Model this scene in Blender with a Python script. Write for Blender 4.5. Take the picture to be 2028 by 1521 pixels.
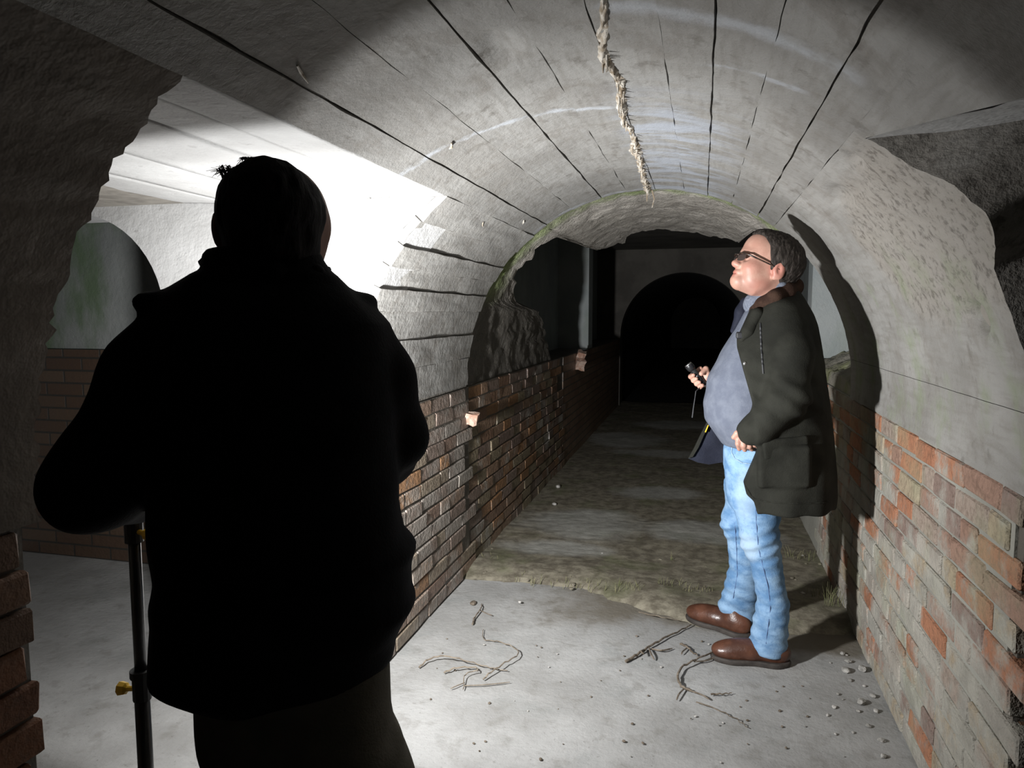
import bpy, bmesh, math, random
import numpy as np
from mathutils import Vector, Matrix, Euler

random.seed(7)
rng = np.random.RandomState(11)
SC = bpy.context.scene
COL = SC.collection
for o in list(bpy.data.objects):
    bpy.data.objects.remove(o, do_unlink=True)

# ------------------------------------------------------------------ camera
F, CX, CY = 1450.0, 1014.0, 760.5
PITCH = math.atan(140.5 / F)
YAW = math.atan(377.0 / F * math.cos(PITCH))
CAM = np.array([0.0, 0.0, 1.45])
cd = bpy.data.cameras.new('camera')
cd.sensor_width = 36.0
cd.lens = F / 2028.0 * 36.0
cd.clip_start = 0.02
cam = bpy.data.objects.new('camera', cd)
COL.objects.link(cam)
cam.location = CAM
cam.rotation_euler = (math.pi / 2 - PITCH, 0, YAW)
SC.camera = cam

# ------------------------------------------------------------------ world, light, exposure
world = bpy.data.worlds.new('world')
SC.world = world
world.use_nodes = True
bg = world.node_tree.nodes['Background']
bg.inputs[0].default_value = (0.9, 0.95, 1.0, 1)
bg.inputs[1].default_value = 0.006
vs = SC.view_settings
vs.view_transform = 'Standard'
vs.look = 'None'
vs.gamma = 1.0
vs.use_curve_mapping = False
vs.exposure = 0.0
try:
    cy_ = SC.cycles
    cy_.max_bounces = 3; cy_.diffuse_bounces = 2; cy_.glossy_bounces = 1; cy_.transmission_bounces = 1
    cy_.caustics_reflective = False; cy_.caustics_refractive = False
except Exception:
    pass

LAMP = (-1.09, 1.47, 1.00)
LAMP_W = 620.0
ld = bpy.data.lights.new('work_light_beam', 'SPOT')       # flood lamp: half-space spill with a stronger centre beam
ld.spot_size = math.pi
ld.spot_blend = 0.06
ld.shadow_soft_size = 0.055
ld.energy = LAMP_W
ld.color = (0.97, 0.985, 1.0)
ld.use_nodes = True
_nt = ld.node_tree
_em = [n for n in _nt.nodes if n.type == 'EMISSION'][0]
_tc = _nt.nodes.new('ShaderNodeTexCoord'); _sp = _nt.nodes.new('ShaderNodeSeparateXYZ'); _nt.links.new(_tc.outputs['Normal'], _sp.inputs[0])
_ab = _nt.nodes.new('ShaderNodeMath'); _ab.operation = 'ABSOLUTE'; _nt.links.new(_sp.outputs[2], _ab.inputs[0])
_pw = _nt.nodes.new('ShaderNodeMath'); _pw.operation = 'POWER'; _pw.inputs[1].default_value = 2.3; _nt.links.new(_ab.outputs[0], _pw.inputs[0])
_ma = _nt.nodes.new('ShaderNodeMath'); _ma.operation = 'MULTIPLY_ADD'; _ma.inputs[1].default_value = 0.93; _ma.inputs[2].default_value = 0.07
_nt.links.new(_pw.outputs[0], _ma.inputs[0]); _nt.links.new(_ma.outputs[0], _em.inputs['Strength'])
lo = bpy.data.objects.new('work_light_beam', ld)
COL.objects.link(lo)
lo.location = (LAMP[0], LAMP[1] + 0.065, LAMP[2])
lo.rotation_euler = (math.radians(96), 0, math.radians(-8))

# ------------------------------------------------------------------ pixel helpers (camera model, used to measure positions)
_fh = np.array([-math.sin(YAW), math.cos(YAW), 0]); _z = np.array([0, 0, 1.0])
_r = np.array([math.cos(YAW), math.sin(YAW), 0])
_f = math.cos(PITCH) * _fh - math.sin(PITCH) * _z
_u = math.sin(PITCH) * _fh + math.cos(PITCH) * _z
def P(x, y, Y):
    d = (x - CX) / F * _r - (y - CY) / F * _u + _f
    return CAM + (Y / d[1]) * d
def PF(x, y, z=0.0):
    d = (x - CX) / F * _r - (y - CY) / F * _u + _f
    return CAM + ((z - CAM[2]) / d[2]) * d

# ------------------------------------------------------------------ noise
def _hash(i, j, k):
    n = (i * 374761393 + j * 668265263 + k * 2147483647 * 3 + 1274126177) & 0xffffffff
    n = ((n ^ (n >> 13)) * 1274126177) & 0xffffffff
    return ((n ^ (n >> 16)) & 0xffff) / 65535.0
def vnoise(p):
    p = np.asarray(p, float)
    i = np.floor(p).astype(np.int64); f = p - i
    f = f * f * (3 - 2 * f)
    r = 0
    for a in (0, 1):
        wa = f[..., 0] if a else 1 - f[..., 0]
        for b in (0, 1):
            wb = f[..., 1] if b else 1 - f[..., 1]
            for c in (0, 1):
                wc = f[..., 2] if c else 1 - f[..., 2]
                r = r + wa * wb * wc * _hash(i[..., 0] + a, i[..., 1] + b, i[..., 2] + c)
    return r * 2 - 1
def fbm(p, oct=3):
    p = np.asarray(p, float); s = 0; a = 1.0; t = 0
    for o in range(oct):
        s = s + a * vnoise(p * (2.03 ** o) + 17.3 * o); t += a; a *= 0.5
    return s / t

# ------------------------------------------------------------------ object helpers
def tag(o, label=None, cat=None, group=None, kind=None):
    if label: o['label'] = label
    if cat: o['category'] = cat
    if group: o['group'] = group
    if kind: o['kind'] = kind
    return o
def empty(name, loc):
    o = bpy.data.objects.new(name, None); COL.objects.link(o); o.location = loc
    o.empty_display_size = 0.1
    return o
def link(name, me, m=None, parent=None, smooth=False):
    if m is not None and not me.materials: me.materials.append(m)
    o = bpy.data.objects.new(name, me); COL.objects.link(o)
    if smooth:
        me.polygons.foreach_set('use_smooth', [True] * len(me.polygons))
    if parent is not None:
        o.parent = parent
        o.matrix_parent_inverse = Matrix.Translation(-Vector(parent.location))
    return o
def pymesh(name, v, f):
    me = bpy.data.meshes.new(name)
    me.from_pydata([tuple(map(float, q)) for q in v], [], [tuple(map(int, q)) for q in f])
    me.update()
    return me
def npmesh(name, V, Q):
    me = bpy.data.meshes.new(name)
    V = np.asarray(V, np.float32); Q = np.asarray(Q, np.int32)
    me.vertices.add(len(V)); me.vertices.foreach_set('co', V.ravel())
    n = Q.shape[1]
    me.loops.add(Q.size); me.loops.foreach_set('vertex_index', Q.ravel())
    me.polygons.add(len(Q))
    me.polygons.foreach_set('loop_start', np.arange(len(Q), dtype=np.int32) * n)
    me.update(calc_edges=True); me.validate()
    return me
def grid_faces(n, m, off=0):
    i, j = np.meshgrid(np.arange(n - 1), np.arange(m - 1), indexing='ij')
    a = (i * m + j).ravel() + off
    return np.stack([a, a + 1, a + m + 1, a + m], 1)
def fixn(me):
    b = bmesh.new(); b.from_mesh(me); bmesh.ops.recalc_face_normals(b, faces=b.faces); b.to_mesh(me); b.free()
    return me
def boxmesh(name, lo, hi, bev=0.0):
    b = bmesh.new(); bmesh.ops.create_cube(b, size=1)
    for v in b.verts:
        v.co = Vector([lo[i] + (v.co[i] + .5) * (hi[i] - lo[i]) for i in range(3)])
    if bev: bmesh.ops.bevel(b, geom=list(b.edges), offset=bev, segments=1, affect='EDGES')
    me = bpy.data.meshes.new(name); b.to_mesh(me); b.free()
    return me
def tubemesh(name, pts, rad, n=6):
    pts = [Vector(p) for p in pts]
    if not hasattr(rad, '__len__'): rad = [rad] * len(pts)
    V = []; Fc = []
    prev = None
    for i, p in enumerate(pts):
        t = (pts[min(i + 1, len(pts) - 1)] - pts[max(i - 1, 0)])
        t = t.normalized() if t.length > 1e-9 else Vector((0, 0, 1))
        a = prev if prev is not None else (Vector((0, 0, 1)) if abs(t.z) < .9 else Vector((1, 0, 0)))
        s = t.cross(a).normalized(); q = s.cross(t).normalized(); prev = q
        for k in range(n):
            an = 2 * math.pi * k / n
            V.append(p + (s * math.cos(an) + q * math.sin(an)) * rad[i])
    for i in range(len(pts) - 1):
        for k in range(n):
            Fc.append((i * n + k, i * n + (k + 1) % n, (i + 1) * n + (k + 1) % n, (i + 1) * n + k))
    Fc.append(tuple(range(n))[::-1]); Fc.append(tuple(range((len(pts) - 1) * n, len(pts) * n)))
    return pymesh(name, V, Fc)
def joinmesh(name, ms):
    b = bmesh.new()
    for m in ms: b.from_mesh(m)
    me = bpy.data.meshes.new(name); b.to_mesh(me); b.free()
    for m in ms: bpy.data.meshes.remove(m)
    return me
def prism(name, poly, ax, a, b):
    """polygon (2d points) extruded along axis ax from a to b"""
    def pt(p, t):
        if ax == 1: return (p[0], t, p[1])
        if ax == 0: return (t, p[0], p[1])
        return (p[0], p[1], t)
    from mathutils.geometry import tessellate_polygon
    tri = tessellate_polygon([[Vector((p[0], p[1], 0)) for p in poly]])
    n = len(poly)
    V = [pt(p, a) for p in poly] + [pt(p, b) for p in poly]
    Fc = [tuple(q) for q in tri] + [tuple(i + n for i in q)[::-1] for q in tri]
    Fc += [(i, (i + 1) % n, n + (i + 1) % n, n + i) for i in range(n)]
    return fixn(pymesh(name, V, Fc))

# ------------------------------------------------------------------ materials
AK = 0.76     # overall albedo of the masonry
class NT:
    def __init__(s, name):
        s.m = bpy.data.materials.new(name); s.m.use_nodes = True
        s.t = s.m.node_tree; s.b = s.t.nodes['Principled BSDF']
        s.b.inputs['Specular IOR Level'].default_value = 0.3
    def n(s, ty, **k):
        q = s.t.nodes.new(ty)
        for a, v in k.items(): setattr(q, a, v)
        return q
    def l(s, a, b): s.t.links.new(a, b)
    def val(s, v, inp):
        if isinstance(v, (int, float)): inp.default_value = v
        elif isinstance(v, tuple): inp.default_value = v if len(v) == 4 or inp.type == 'VECTOR' else v + (1,)
        else: s.l(v, inp)
    def math(s, op, a, b=0.0, c=0.0, clamp=False):
        q = s.n('ShaderNodeMath', operation=op, use_clamp=clamp)
        s.val(a, q.inputs[0]); s.val(b, q.inputs[1]); s.val(c, q.inputs[2]); return q.outputs[0]
    def sstep(s, v, a, b):
        q = s.n('ShaderNodeMapRange', interpolation_type='SMOOTHSTEP')
        s.val(v, q.inputs[0]); q.inputs[1].default_value = a; q.inputs[2].default_value = b
        return q.outputs[0]
    def mix(s, f, a, b, bt='MIX'):
        q = s.n('ShaderNodeMix', data_type='RGBA', blend_type=bt)
        s.val(f, q.inputs[0]); s.val(a, q.inputs[6]); s.val(b, q.inputs[7]); return q.outputs[2]
    def noise(s, co, scale, det=4, rough=0.55, dist=0.0):
        q = s.n('ShaderNodeTexNoise'); s.l(co, q.inputs['Vector']); q.inputs['Scale'].default_value = scale
        q.inputs['Detail'].default_value = det; q.inputs['Roughness'].default_value = rough; q.inputs['Distortion'].default_value = dist
        return q.outputs[0]
    def pos(s, sc=(1, 1, 1)):
        g = s.n('ShaderNodeNewGeometry'); 
        m = s.n('ShaderNodeMapping'); s.l(g.outputs['Position'], m.inputs[0]); m.inputs['Scale'].default_value = sc
        return m.outputs[0]
    def sep(s, v):
        q = s.n('ShaderNodeSeparateXYZ'); s.l(v, q.inputs[0]); return q.outputs
    def attr(s, name):
        q = s.n('ShaderNodeAttribute', attribute_name=name); return q.outputs['Vector']
    def bump(s, h, st, dist=0.01):
        q = s.n('ShaderNodeBump'); q.inputs['Strength'].default_value = st; q.inputs['Distance'].default_value = dist
        s.l(h, q.inputs['Height']); s.l(q.outputs[0], s.b.inputs['Normal'])
    def out(s, col, rough=0.8, spec=0.3, k=1.0):
        if k != 1.0: col = s.mix(1.0, col, (k, k, k), 'MULTIPLY')
        s.val(col, s.b.inputs['Base Color']); s.val(rough, s.b.inputs['Roughness']); s.b.inputs['Specular IOR Level'].default_value = spec
        return s.m

def mat_simple(name, c1, c2, scale=8, rough=.75, bump=.3, bscale=40, spec=.3, metal=0.0, lo=.35, hi=.65):
    t = NT(name); p = t.pos()
    n = t.sstep(t.noise(p, scale), lo, hi)
    t.bump(t.noise(p, bscale, 3), bump, .01)
    t.b.inputs['Metallic'].default_value = metal
    return t.out(t.mix(n, c1, c2), rough, spec)

def mat_vault(k, name):
    t = NT(name); p = t.pos()
    tc = t.sep(t.attr('tc')); th, yy = tc[0], tc[1]
    rnd = t.n('ShaderNodeObjectInfo').outputs['Random']
    n1 = t.noise(p, 2.2, 3, .6); n2 = t.noise(p, 14, 4, .65); n3 = t.noise(t.pos((9, 1.2, 9)), 6, 3)
    c = t.mix(t.sstep(n1, .35, .68), (.36, .345, .32), (.49, .475, .445))
    c = t.mix(t.math('MULTIPLY', t.sstep(n3, .42, .72), .55), c, (.30, .28, .25))
    c = t.mix(t.math('MULTIPLY', t.sstep(n2, .56, .72), .6), c, (.20, .18, .155))
    c = t.mix(t.math('MULTIPLY', t.sstep(t.noise(p, 5.5, 4, .7, .6), .5, .68), .45), c, (.27, .24, .205))
    c = t.mix(t.math('MULTIPLY', rnd, .22), c, (.33, .305, .27))
    # broken rough area on the right haunch, browner
    dth = t.math('DIVIDE', t.math('SUBTRACT', th, 34.0), 17.0); dy = t.math('DIVIDE', t.math('SUBTRACT', yy, 2.1), .62)
    rr = t.math('ADD', t.math('MULTIPLY', dth, dth), t.math('MULTIPLY', dy, dy))
    rr = t.math('ADD', rr, t.math('MULTIPLY', t.math('SUBTRACT', n1, .5), 2.2))
    rough_m = t.math('SUBTRACT', 1.0, t.sstep(rr, .5, 1.1))
    agg = t.noise(p, 38, 3, .7)
    c = t.mix(t.math('MULTIPLY', rough_m, .7), c, t.mix(t.sstep(agg, .33, .52), (.15, .125, .10), (.42, .38, .33)))
    # green film low on the right and in the broken patch
    g = t.math('MULTIPLY', t.sstep(t.noise(p, 5, 4), .5, .72), t.math('MULTIPLY', t.math('SUBTRACT', 1.0, t.sstep(th, 22, 40)), t.sstep(th, -30, 4)))
    c = t.mix(t.math('MULTIPLY', g, .6), c, (.30, .36, .20))
    # pale efflorescence
    st = t.n('ShaderNodeCombineXYZ'); t.l(t.math('MULTIPLY', th, .035), st.inputs[0]); t.l(t.math('MULTIPLY', yy, 7.0), st.inputs[1])
    ns = t.noise(st.outputs[0], 1.6, 5, .6, .4)
    brk = t.noise(p, 7.5, 3, .7)
    def band(y0, slope, w, t0, t1, amp):
        d = t.math('ABSOLUTE', t.math('SUBTRACT', yy, t.math('ADD', y0, t.math('MULTIPLY', t.math('SUBTRACT', th, 90.0), slope))))
        d = t.math('SUBTRACT', d, t.math('MULTIPLY', t.math('SUBTRACT', n2, .5), .08))
        b = t.math('SUBTRACT', 1.0, t.sstep(d, 0.0, w))
        r = t.math('MULTIPLY', t.sstep(th, t0 - 3, t0), t.math('SUBTRACT', 1.0, t.sstep(th, t1, t1 + 3)))
        return t.math('MULTIPLY', t.math('MULTIPLY', t.math('MULTIPLY', b, r), amp), t.sstep(brk, .30, .52))
    e = band(2.28, -.006, .024, 92, 131, .7)
    e = t.math('MAXIMUM', e, band(1.53, -.0015, .05, 57, 86, .55))
    e = t.math('MAXIMUM', e, band(1.88, .003, .022, 62, 73, .55))
    e = t.math('MAXIMUM', e, band(3.76, 0, .03, 58, 128, .6))
    pt = t.math('MULTIPLY', t.math('MULTIPLY', t.sstep(th, 62, 78), t.math('SUBTRACT', 1.0, t.sstep(th, 87, 94))), t.sstep(yy, 1.9, 2.5))
    pt = t.math('MULTIPLY', pt, t.sstep(ns, .42, .62))
    c = t.mix(t.math('MULTIPLY', pt, .75), c, (.58, .62, .70))
    c = t.mix(e, c, (.72, .75, .80))
    # small dark pits
    v = t.n('ShaderNodeTexVoronoi'); t.l(p, v.inputs['Vector']); v.inputs['Scale'].default_value = 5
    pit = t.math('SUBTRACT', 1.0, t.sstep(t.math('ADD', v.outputs['Distance'], t.math('MULTIPLY', n2, .15)), .06, .13))
    pit = t.math('MULTIPLY', pit, t.sstep(t.noise(p, 3, 2), .5, .6))
    c = t.mix(t.math('MULTIPLY', pit, .8), c, (.10, .085, .07))
    t.bump(t.noise(p, 30, 4, .72), .42, .012)
    return t.out(c, .72, .35, k)
M_VAULT = mat_vault(.55, 'board_marked_concrete')
M_HAUNCH_R = mat_vault(.63, 'brightened_haunch_plaster')  # vault colours lightened on the plaster to stand in for stronger lamplight
M_HAUNCH_L = mat_vault(.64, 'brightened_left_boards')  # same boards as the crown, extra lamp brightness put into the colour

def mat_concrete(name, a, b, dark=(.16, .15, .13), green=None, gamt=.5, spots=.5, rough=.8, bump=.45):
    t = NT(name); p = t.pos()
    n1 = t.noise(p, 2.0, 5, .6); n2 = t.noise(p, 16, 5, .65)
    c = t.mix(t.sstep(n1, .35, .65), a, b)
    c = t.mix(t.math('MULTIPLY', t.sstep(n2, .6, .75), spots), c, dark)
    if green:
        g = t.sstep(t.noise(t.pos((2, 2, .8)), 2.2, 4), .45, .68)
        c = t.mix(t.math('MULTIPLY', g, gamt), c, green)
    t.bump(t.noise(p, 26, 3, .7), bump, .012)
    return t.out(c, rough, .3, AK)
M_SIDE = mat_concrete('side_chamber_concrete', (.43, .42, .405), (.56, .55, .535), spots=.5)
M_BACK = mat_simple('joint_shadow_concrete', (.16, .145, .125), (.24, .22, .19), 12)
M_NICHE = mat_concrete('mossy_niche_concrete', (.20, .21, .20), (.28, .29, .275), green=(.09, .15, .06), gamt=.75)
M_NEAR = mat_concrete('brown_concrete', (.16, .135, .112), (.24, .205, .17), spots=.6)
M_FARWALL = mat_concrete('far_chamber_plaster', (.34, .37, .37), (.44, .46, .45), green=(.27, .33, .25), gamt=.35, spots=.25)
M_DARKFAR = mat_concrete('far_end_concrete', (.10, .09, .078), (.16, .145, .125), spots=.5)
M_TUNNELDARK = mat_simple('unlit_tunnel_black', (.018, .017, .015), (.03, .028, .025), 5, .9, .3)  # near-black colour stands in for the unlit depth of the far tunnel

def mat_lining():
    t = NT('broken_lining_concrete'); p = t.pos()
    tc = t.sep(t.attr('tc')); th, yy = tc[0], tc[1]
    n1 = t.noise(p, 4, 5, .65); n2 = t.noise(p, 22, 5, .7)
    c = t.mix(t.sstep(n1, .35, .65), (.42, .38, .33), (.60, .55, .49))
    c = t.mix(t.math('MULTIPLY', t.sstep(n2, .52, .7), .6), c, (.10, .085, .065))
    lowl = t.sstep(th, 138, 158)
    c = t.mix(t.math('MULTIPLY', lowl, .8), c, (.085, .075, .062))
    gy = t.math('SUBTRACT', 1.0, t.sstep(t.math('ADD', yy, t.math('MULTIPLY', n1, .5)), 4.22, 4.52))
    g = t.math('MULTIPLY', gy, t.math('SUBTRACT', 1.0, t.sstep(th, 148, 160)))
    gn = t.mix(t.sstep(n2, .4, .6), (.21, .27, .09), (.36, .42, .19))
    c = t.mix(t.math('MULTIPLY', g, t.sstep(n1, .28, .48)), c, gn)
    t.bump(t.math('ADD', n2, t.math('MULTIPLY', n1, .8)), .9, .03)
    return t.out(c, t.mix(lowl, (.75, .75, .75), (.42, .42, .42)), .5, AK)
M_LINING = mat_lining()

def mat_brick(name, cols, smear, smear_col, samt, rough=.75, spec=.3, bump=.5, top_clean=None, green=0):
    t = NT(name); p = t.pos(); rnd = t.n('ShaderNodeObjectInfo').outputs['Random']
    rp = t.n('ShaderNodeValToRGB'); rp.color_ramp.interpolation = 'CONSTANT'
    el = rp.color_ramp.elements
    for i, c in enumerate(cols):
        e = el[i] if i < 2 else el.new(i / len(cols))
        e.position = i / len(cols); e.color = c + (1,)
    t.l(rnd, rp.inputs[0])
    n1 = t.noise(p, 7, 5, .65); n2 = t.noise(p, 45, 4, .7)
    c = t.mix(t.math('MULTIPLY', t.sstep(n2, .4, .7), .5), rp.outputs[0], (.10, .06, .04))
    n3 = t.noise(p, 3.1, 5, .62)
    r2 = t.math('FRACT', t.math('MULTIPLY', rnd, 13.7))
    sm = t.math('ADD', t.math('MULTIPLY', n3, .62), t.math('ADD', t.math('MULTIPLY', n1, .36), t.math('MULTIPLY', r2, .17)))
    if top_clean is not None:
        z = t.sep(p)[2]
        sm = t.math('SUBTRACT', sm, t.math('MULTIPLY', t.sstep(z, top_clean[0], top_clean[1]), top_clean[2]))
    m = t.sstep(t.math('ADD', sm, t.math('MULTIPLY', t.math('SUBTRACT', n2, .5), .12)), smear - .05, smear + .08)
    sc_ = t.mix(t.sstep(t.noise(p, 9, 4), .35, .7), smear_col, tuple(v * .72 for v in smear_col))
    c = t.mix(t.math('MULTIPLY', m, samt), c, sc_)
    if green: c = t.mix(t.math('MULTIPLY', t.sstep(t.noise(p, 2.6, 4), .48, .66), green), c, (.27, .30, .19))
    t.bump(t.noise(p, 34, 3, .75), bump, .012)
    return t.out(c, rough, spec, .9)
M_BRICK_R = mat_brick('right_wall_brick', [(.36, .16, .09), (.31, .19, .14), (.36, .29, .20), (.40, .18, .10), (.34, .27, .22), (.25, .18, .15)],
                      .52, (.40, .385, .335), .88, top_clean=(.55, 1.0, .13), green=.35, bump=.9)
M_BRICK_L = mat_brick('damp_left_wall_brick', [(.22, .13, .085), (.28, .18, .12), (.19, .135, .11), (.26, .21, .14), (.30, .16, .08), (.22, .16, .13)],
                      .66, (.42, .40, .36), .75, rough=.36, spec=.55, bump=.8)
M_BRICK_LN = mat_brick('drier_left_wall_brick', [(.25, .17, .13), (.30, .21, .155), (.22, .165, .135), (.29, .235, .175), (.34, .19, .10), (.26, .20, .165)],
                      .58, (.36, .325, .285), .8, rough=.5, spec=.45, bump=.8)
M_BRICK_P = mat_brick('near_pier_brick', [(.16, .07, .035), (.20, .09, .045), (.14, .085, .055), (.18, .10, .06)], .75, (.18, .15, .12), .6)
M_MORTAR_R = mat_concrete('pale_mortar', (.30, .29, .25), (.40, .39, .34), spots=.4)
M_MORTAR_L = mat_concrete('damp_mortar', (.12, .105, .085), (.19, .17, .145), spots=.4, rough=.5)

def mat_farbrick(k=1.0, nm='far_damp_brickwork'):
    t = NT(nm); p = t.pos()
    s = t.sep(p); cb = t.n('ShaderNodeCombineXYZ'); t.l(t.math('ADD', s[0], s[1]), cb.inputs[0]); t.l(s[2], cb.inputs[1])
    b = t.n('ShaderNodeTexBrick'); t.l(cb.outputs[0], b.inputs['Vector']); b.inputs['Scale'].default_value = 1
    b.inputs['Brick Width'].default_value = .26; b.inputs['Row Height'].default_value = .0745; b.inputs['Mortar Size'].default_value = .006
    b.inputs['Color1'].default_value = (.20 * k, .12 * k, .08 * k, 1); b.inputs['Color2'].default_value = (.27 * k, .18 * k, .12 * k, 1); b.inputs['Mortar'].default_value = (.10 * k, .09 * k, .075 * k, 1)
    t.bump(t.math('SUBTRACT', t.noise(p, 30, 3), b.outputs['Fac']), .6, .01)
    return t.out(b.outputs['Color'], .45, .5)
M_FARBRICK = mat_farbrick()
M_DOORBRICK = mat_farbrick(.3, 'dark_brick_base')  # far brickwork pattern in a much darker tint

def mat_floor():
    t = NT('worn_concrete_floor'); p = t.pos()
    n1 = t.noise(p, 1.7, 6, .62); n2 = t.noise(p, 11, 5, .6); n3 = t.noise(p, 70, 3, .6)
    c = t.mix(t.sstep(n1, .36, .64), (.42, .41, .39), (.56, .55, .53))
    c = t.mix(t.math('MULTIPLY', t.sstep(n2, .50, .70), .5), c, (.30, .285, .255))
    c = t.mix(t.math('MULTIPLY', t.sstep(t.noise(p, 4.5, 5, .65), .52, .7), .35), c, (.33, .345, .33))
    c = t.mix(t.math('MULTIPLY', t.sstep(n3, .62, .72), .35), c, (.16, .145, .12))
    y = t.sep(p)[1]
    d = t.math('MULTIPLY', t.sstep(t.math('ADD', y, t.math('MULTIPLY', t.math('SUBTRACT', n1, .5), .8)), 3.22, 3.42), .85)
    x = t.sep(p)[0]
    d = t.math('MULTIPLY', d, t.sstep(t.math('ADD', x, t.math('MULTIPLY', n2, .5)), -.72, -.1))
    c = t.mix(d, c, (.19, .16, .115))
    t.bump(t.noise(p, 38, 3, .7), .4, .008)
    return t.out(c, .8, .3, .62)
M_FLOOR = mat_floor()
def mat_dirt():
    t = NT('damp_dirt'); p = t.pos()
    n1 = t.noise(t.pos((1, .55, 1)), 1.5, 5, .6); n2 = t.noise(p, 14, 5, .7); n3 = t.noise(p, 60, 3)
    c = t.mix(t.sstep(n2, .35, .65), (.14, .12, .088), (.29, .26, .195))
    c = t.mix(t.math('MULTIPLY', t.sstep(t.noise(p, 3.3, 4), .5, .7), .5), c, (.14, .155, .07))
    s = t.sep(p)
    def patch(x0, y0, rx, ry):
        a = t.math('DIVIDE', t.math('SUBTRACT', s[0], x0), rx); b = t.math('DIVIDE', t.math('SUBTRACT', s[1], y0), ry)
        r = t.math('ADD', t.math('MULTIPLY', a, a), t.math('MULTIPLY', b, b))
        return t.math('SUBTRACT', 1.0, t.sstep(t.math('ADD', r, t.math('MULTIPLY', t.math('SUBTRACT', n1, .5), 3.0)), .3, 1.2))
    m = patch(-.75, 4.85, .5, .42)
    for q in ((.05, 4.85, .5, .3), (-.3, 5.9, .4, .25), (-.75, 8.3, .6, .5), (-.2, 7.6, .7, .25), (-.1, 9.6, .9, .4), (-.9, 4.3, .4, .2)):
        m = t.math('MAXIMUM', m, patch(*q))
    c = t.mix(t.math('MULTIPLY', m, t.math('ADD', .22, t.math('MULTIPLY', n2, .9))), c, (.46, .455, .42))
    t.bump(t.math('ADD', n2, t.math('MULTIPLY', n3, .5)), .3, .012)
    return t.out(c, .62, .4, AK)
M_DIRT = mat_dirt()
M_CALC = mat_simple('calcite_crust', (.24, .185, .125), (.52, .48, .42), 22, .55, .7, 60)
M_RUBBLE = mat_concrete('mossy_rubble', (.27, .25, .20), (.42, .39, .33), green=(.22, .25, .07), gamt=.7, spots=.7, bump=.9)
M_STONE = mat_simple('grey_stone', (.22, .21, .19), (.42, .40, .37), 30, .85, .4, 80)
M_BRICKFRAG = mat_simple('brick_fragment', (.36, .20, .14), (.55, .42, .34), 20, .8, .5, 60)
M_TWIG = mat_simple('dry_twig', (.085, .065, .045), (.16, .13, .10), 40, .85, .4, 90)
M_STEM = mat_simple('dry_stalk', (.12, .095, .07), (.20, .165, .125), 40, .85, .2, 90)
M_WEED = mat_simple('pale_weed', (.11, .125, .05), (.24, .22, .12), 20, .7, .1)

# ------------------------------------------------------------------ tunnel constants
XC, ZC, R = -0.265, 1.10, 0.965
XL, XR = XC - R, XC + R          # -1.23, 0.70
YL0, YL1 = 1.11, 2.45            # left opening
YR = 1.80                        # right jamb
YE = 3.80                        # end of the board-marked vault
YF = 11.5                        # far wall
ZS = 1.855                       # side chamber ceiling
YB = -2.2

def cyl(th, y, r):
    a = np.radians(th)
    return np.stack([XC + r * np.cos(a), y, ZC + r * np.sin(a)], -1)
def shell(name, t0, t1, y0, y1, r, mat, parent, step=.02, amp=.004, jit=.0, skirt=.03, rough=None, seed=0, edge=.0, yskirt=None):
    """piece of the vault surface: theta t0..t1 (degrees), y from y0(th) to y1(th)"""
    f0 = y0 if callable(y0) else (lambda q: np.full_like(q, y0))
    f1 = y1 if callable(y1) else (lambda q: np.full_like(q, y1))
    nt = max(3, int(math.radians(t1 - t0) * r / step) + 2)
    th = np.linspace(t0, t1, nt)
    ny = max(4, int(np.max(f1(th) - f0(th)) / (step * 1.3)) + 2)
    s = np.linspace(0, 1, ny)
    T, S = np.meshgrid(th, s, indexing='ij')
    A, B = f0(th)[:, None], f1(th)[:, None]
    if edge:
        sg_ = -1 if seed in range(40, 50) else 0
        ss = np.stack([th * (1.4 if seed == 60 else .35), th * 0 + seed, th * 0], -1)
        nz = fbm(ss, 3); A = A + edge * (-np.abs(nz) if sg_ else nz)[:, None]; B = B if sg_ else B; B = B + edge * fbm(ss + 50, 3)[:, None]
    Yv = A + (B - A) * S
    q = np.stack([T * .3, Yv * 4, T * 0 + seed * 3.1], -1)
    rad = r + amp * fbm(q, 3)
    if jit:   # wobbling long edges
        wob = jit * fbm(np.stack([Yv[0] * 9, Yv[0] * 0 + seed, Yv[0] * 0], -1), 3)
        T = T.copy(); T[0] += np.degrees(wob / r); T[-1] -= np.degrees(np.roll(wob, 7) / r)
    if rough is not None: rad = rad + rough(T, Yv)
    # main surface, then skirt strips with their own vertices so that the arrises stay sharp
    Ts, Ys, Rs, Fs = [T.ravel()], [Yv.ravel()], [rad.ravel()], [grid_faces(*T.shape)]
    off = T.size
    ysk = skirt if yskirt is None else yskirt
    for a_, b_, c_, sk in ((T[0], Yv[0], rad[0], skirt), (T[-1], Yv[-1], rad[-1], skirt), (T[:, 0], Yv[:, 0], rad[:, 0], ysk), (T[:, -1], Yv[:, -1], rad[:, -1], skirt)):
        Ts.append(np.stack([a_, a_], 1).ravel()); Ys.append(np.stack([b_, b_], 1).ravel()); Rs.append(np.stack([c_, c_ + sk], 1).ravel())
        Fs.append(grid_faces(len(a_), 2, off)); off += 2 * len(a_)
    T2, Y2, R2 = np.concatenate(Ts), np.concatenate(Ys), np.concatenate(Rs)
    me = npmesh(name, cyl(T2, Y2, R2), np.concatenate(Fs))
    at = me.attributes.new('tc', 'FLOAT_VECTOR', 'POINT')
    at.data.foreach_set('vector', np.stack([T2, Y2, R2], -1).astype(np.float32).ravel())
    return link(name, me, mat, parent, smooth=True)

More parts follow.
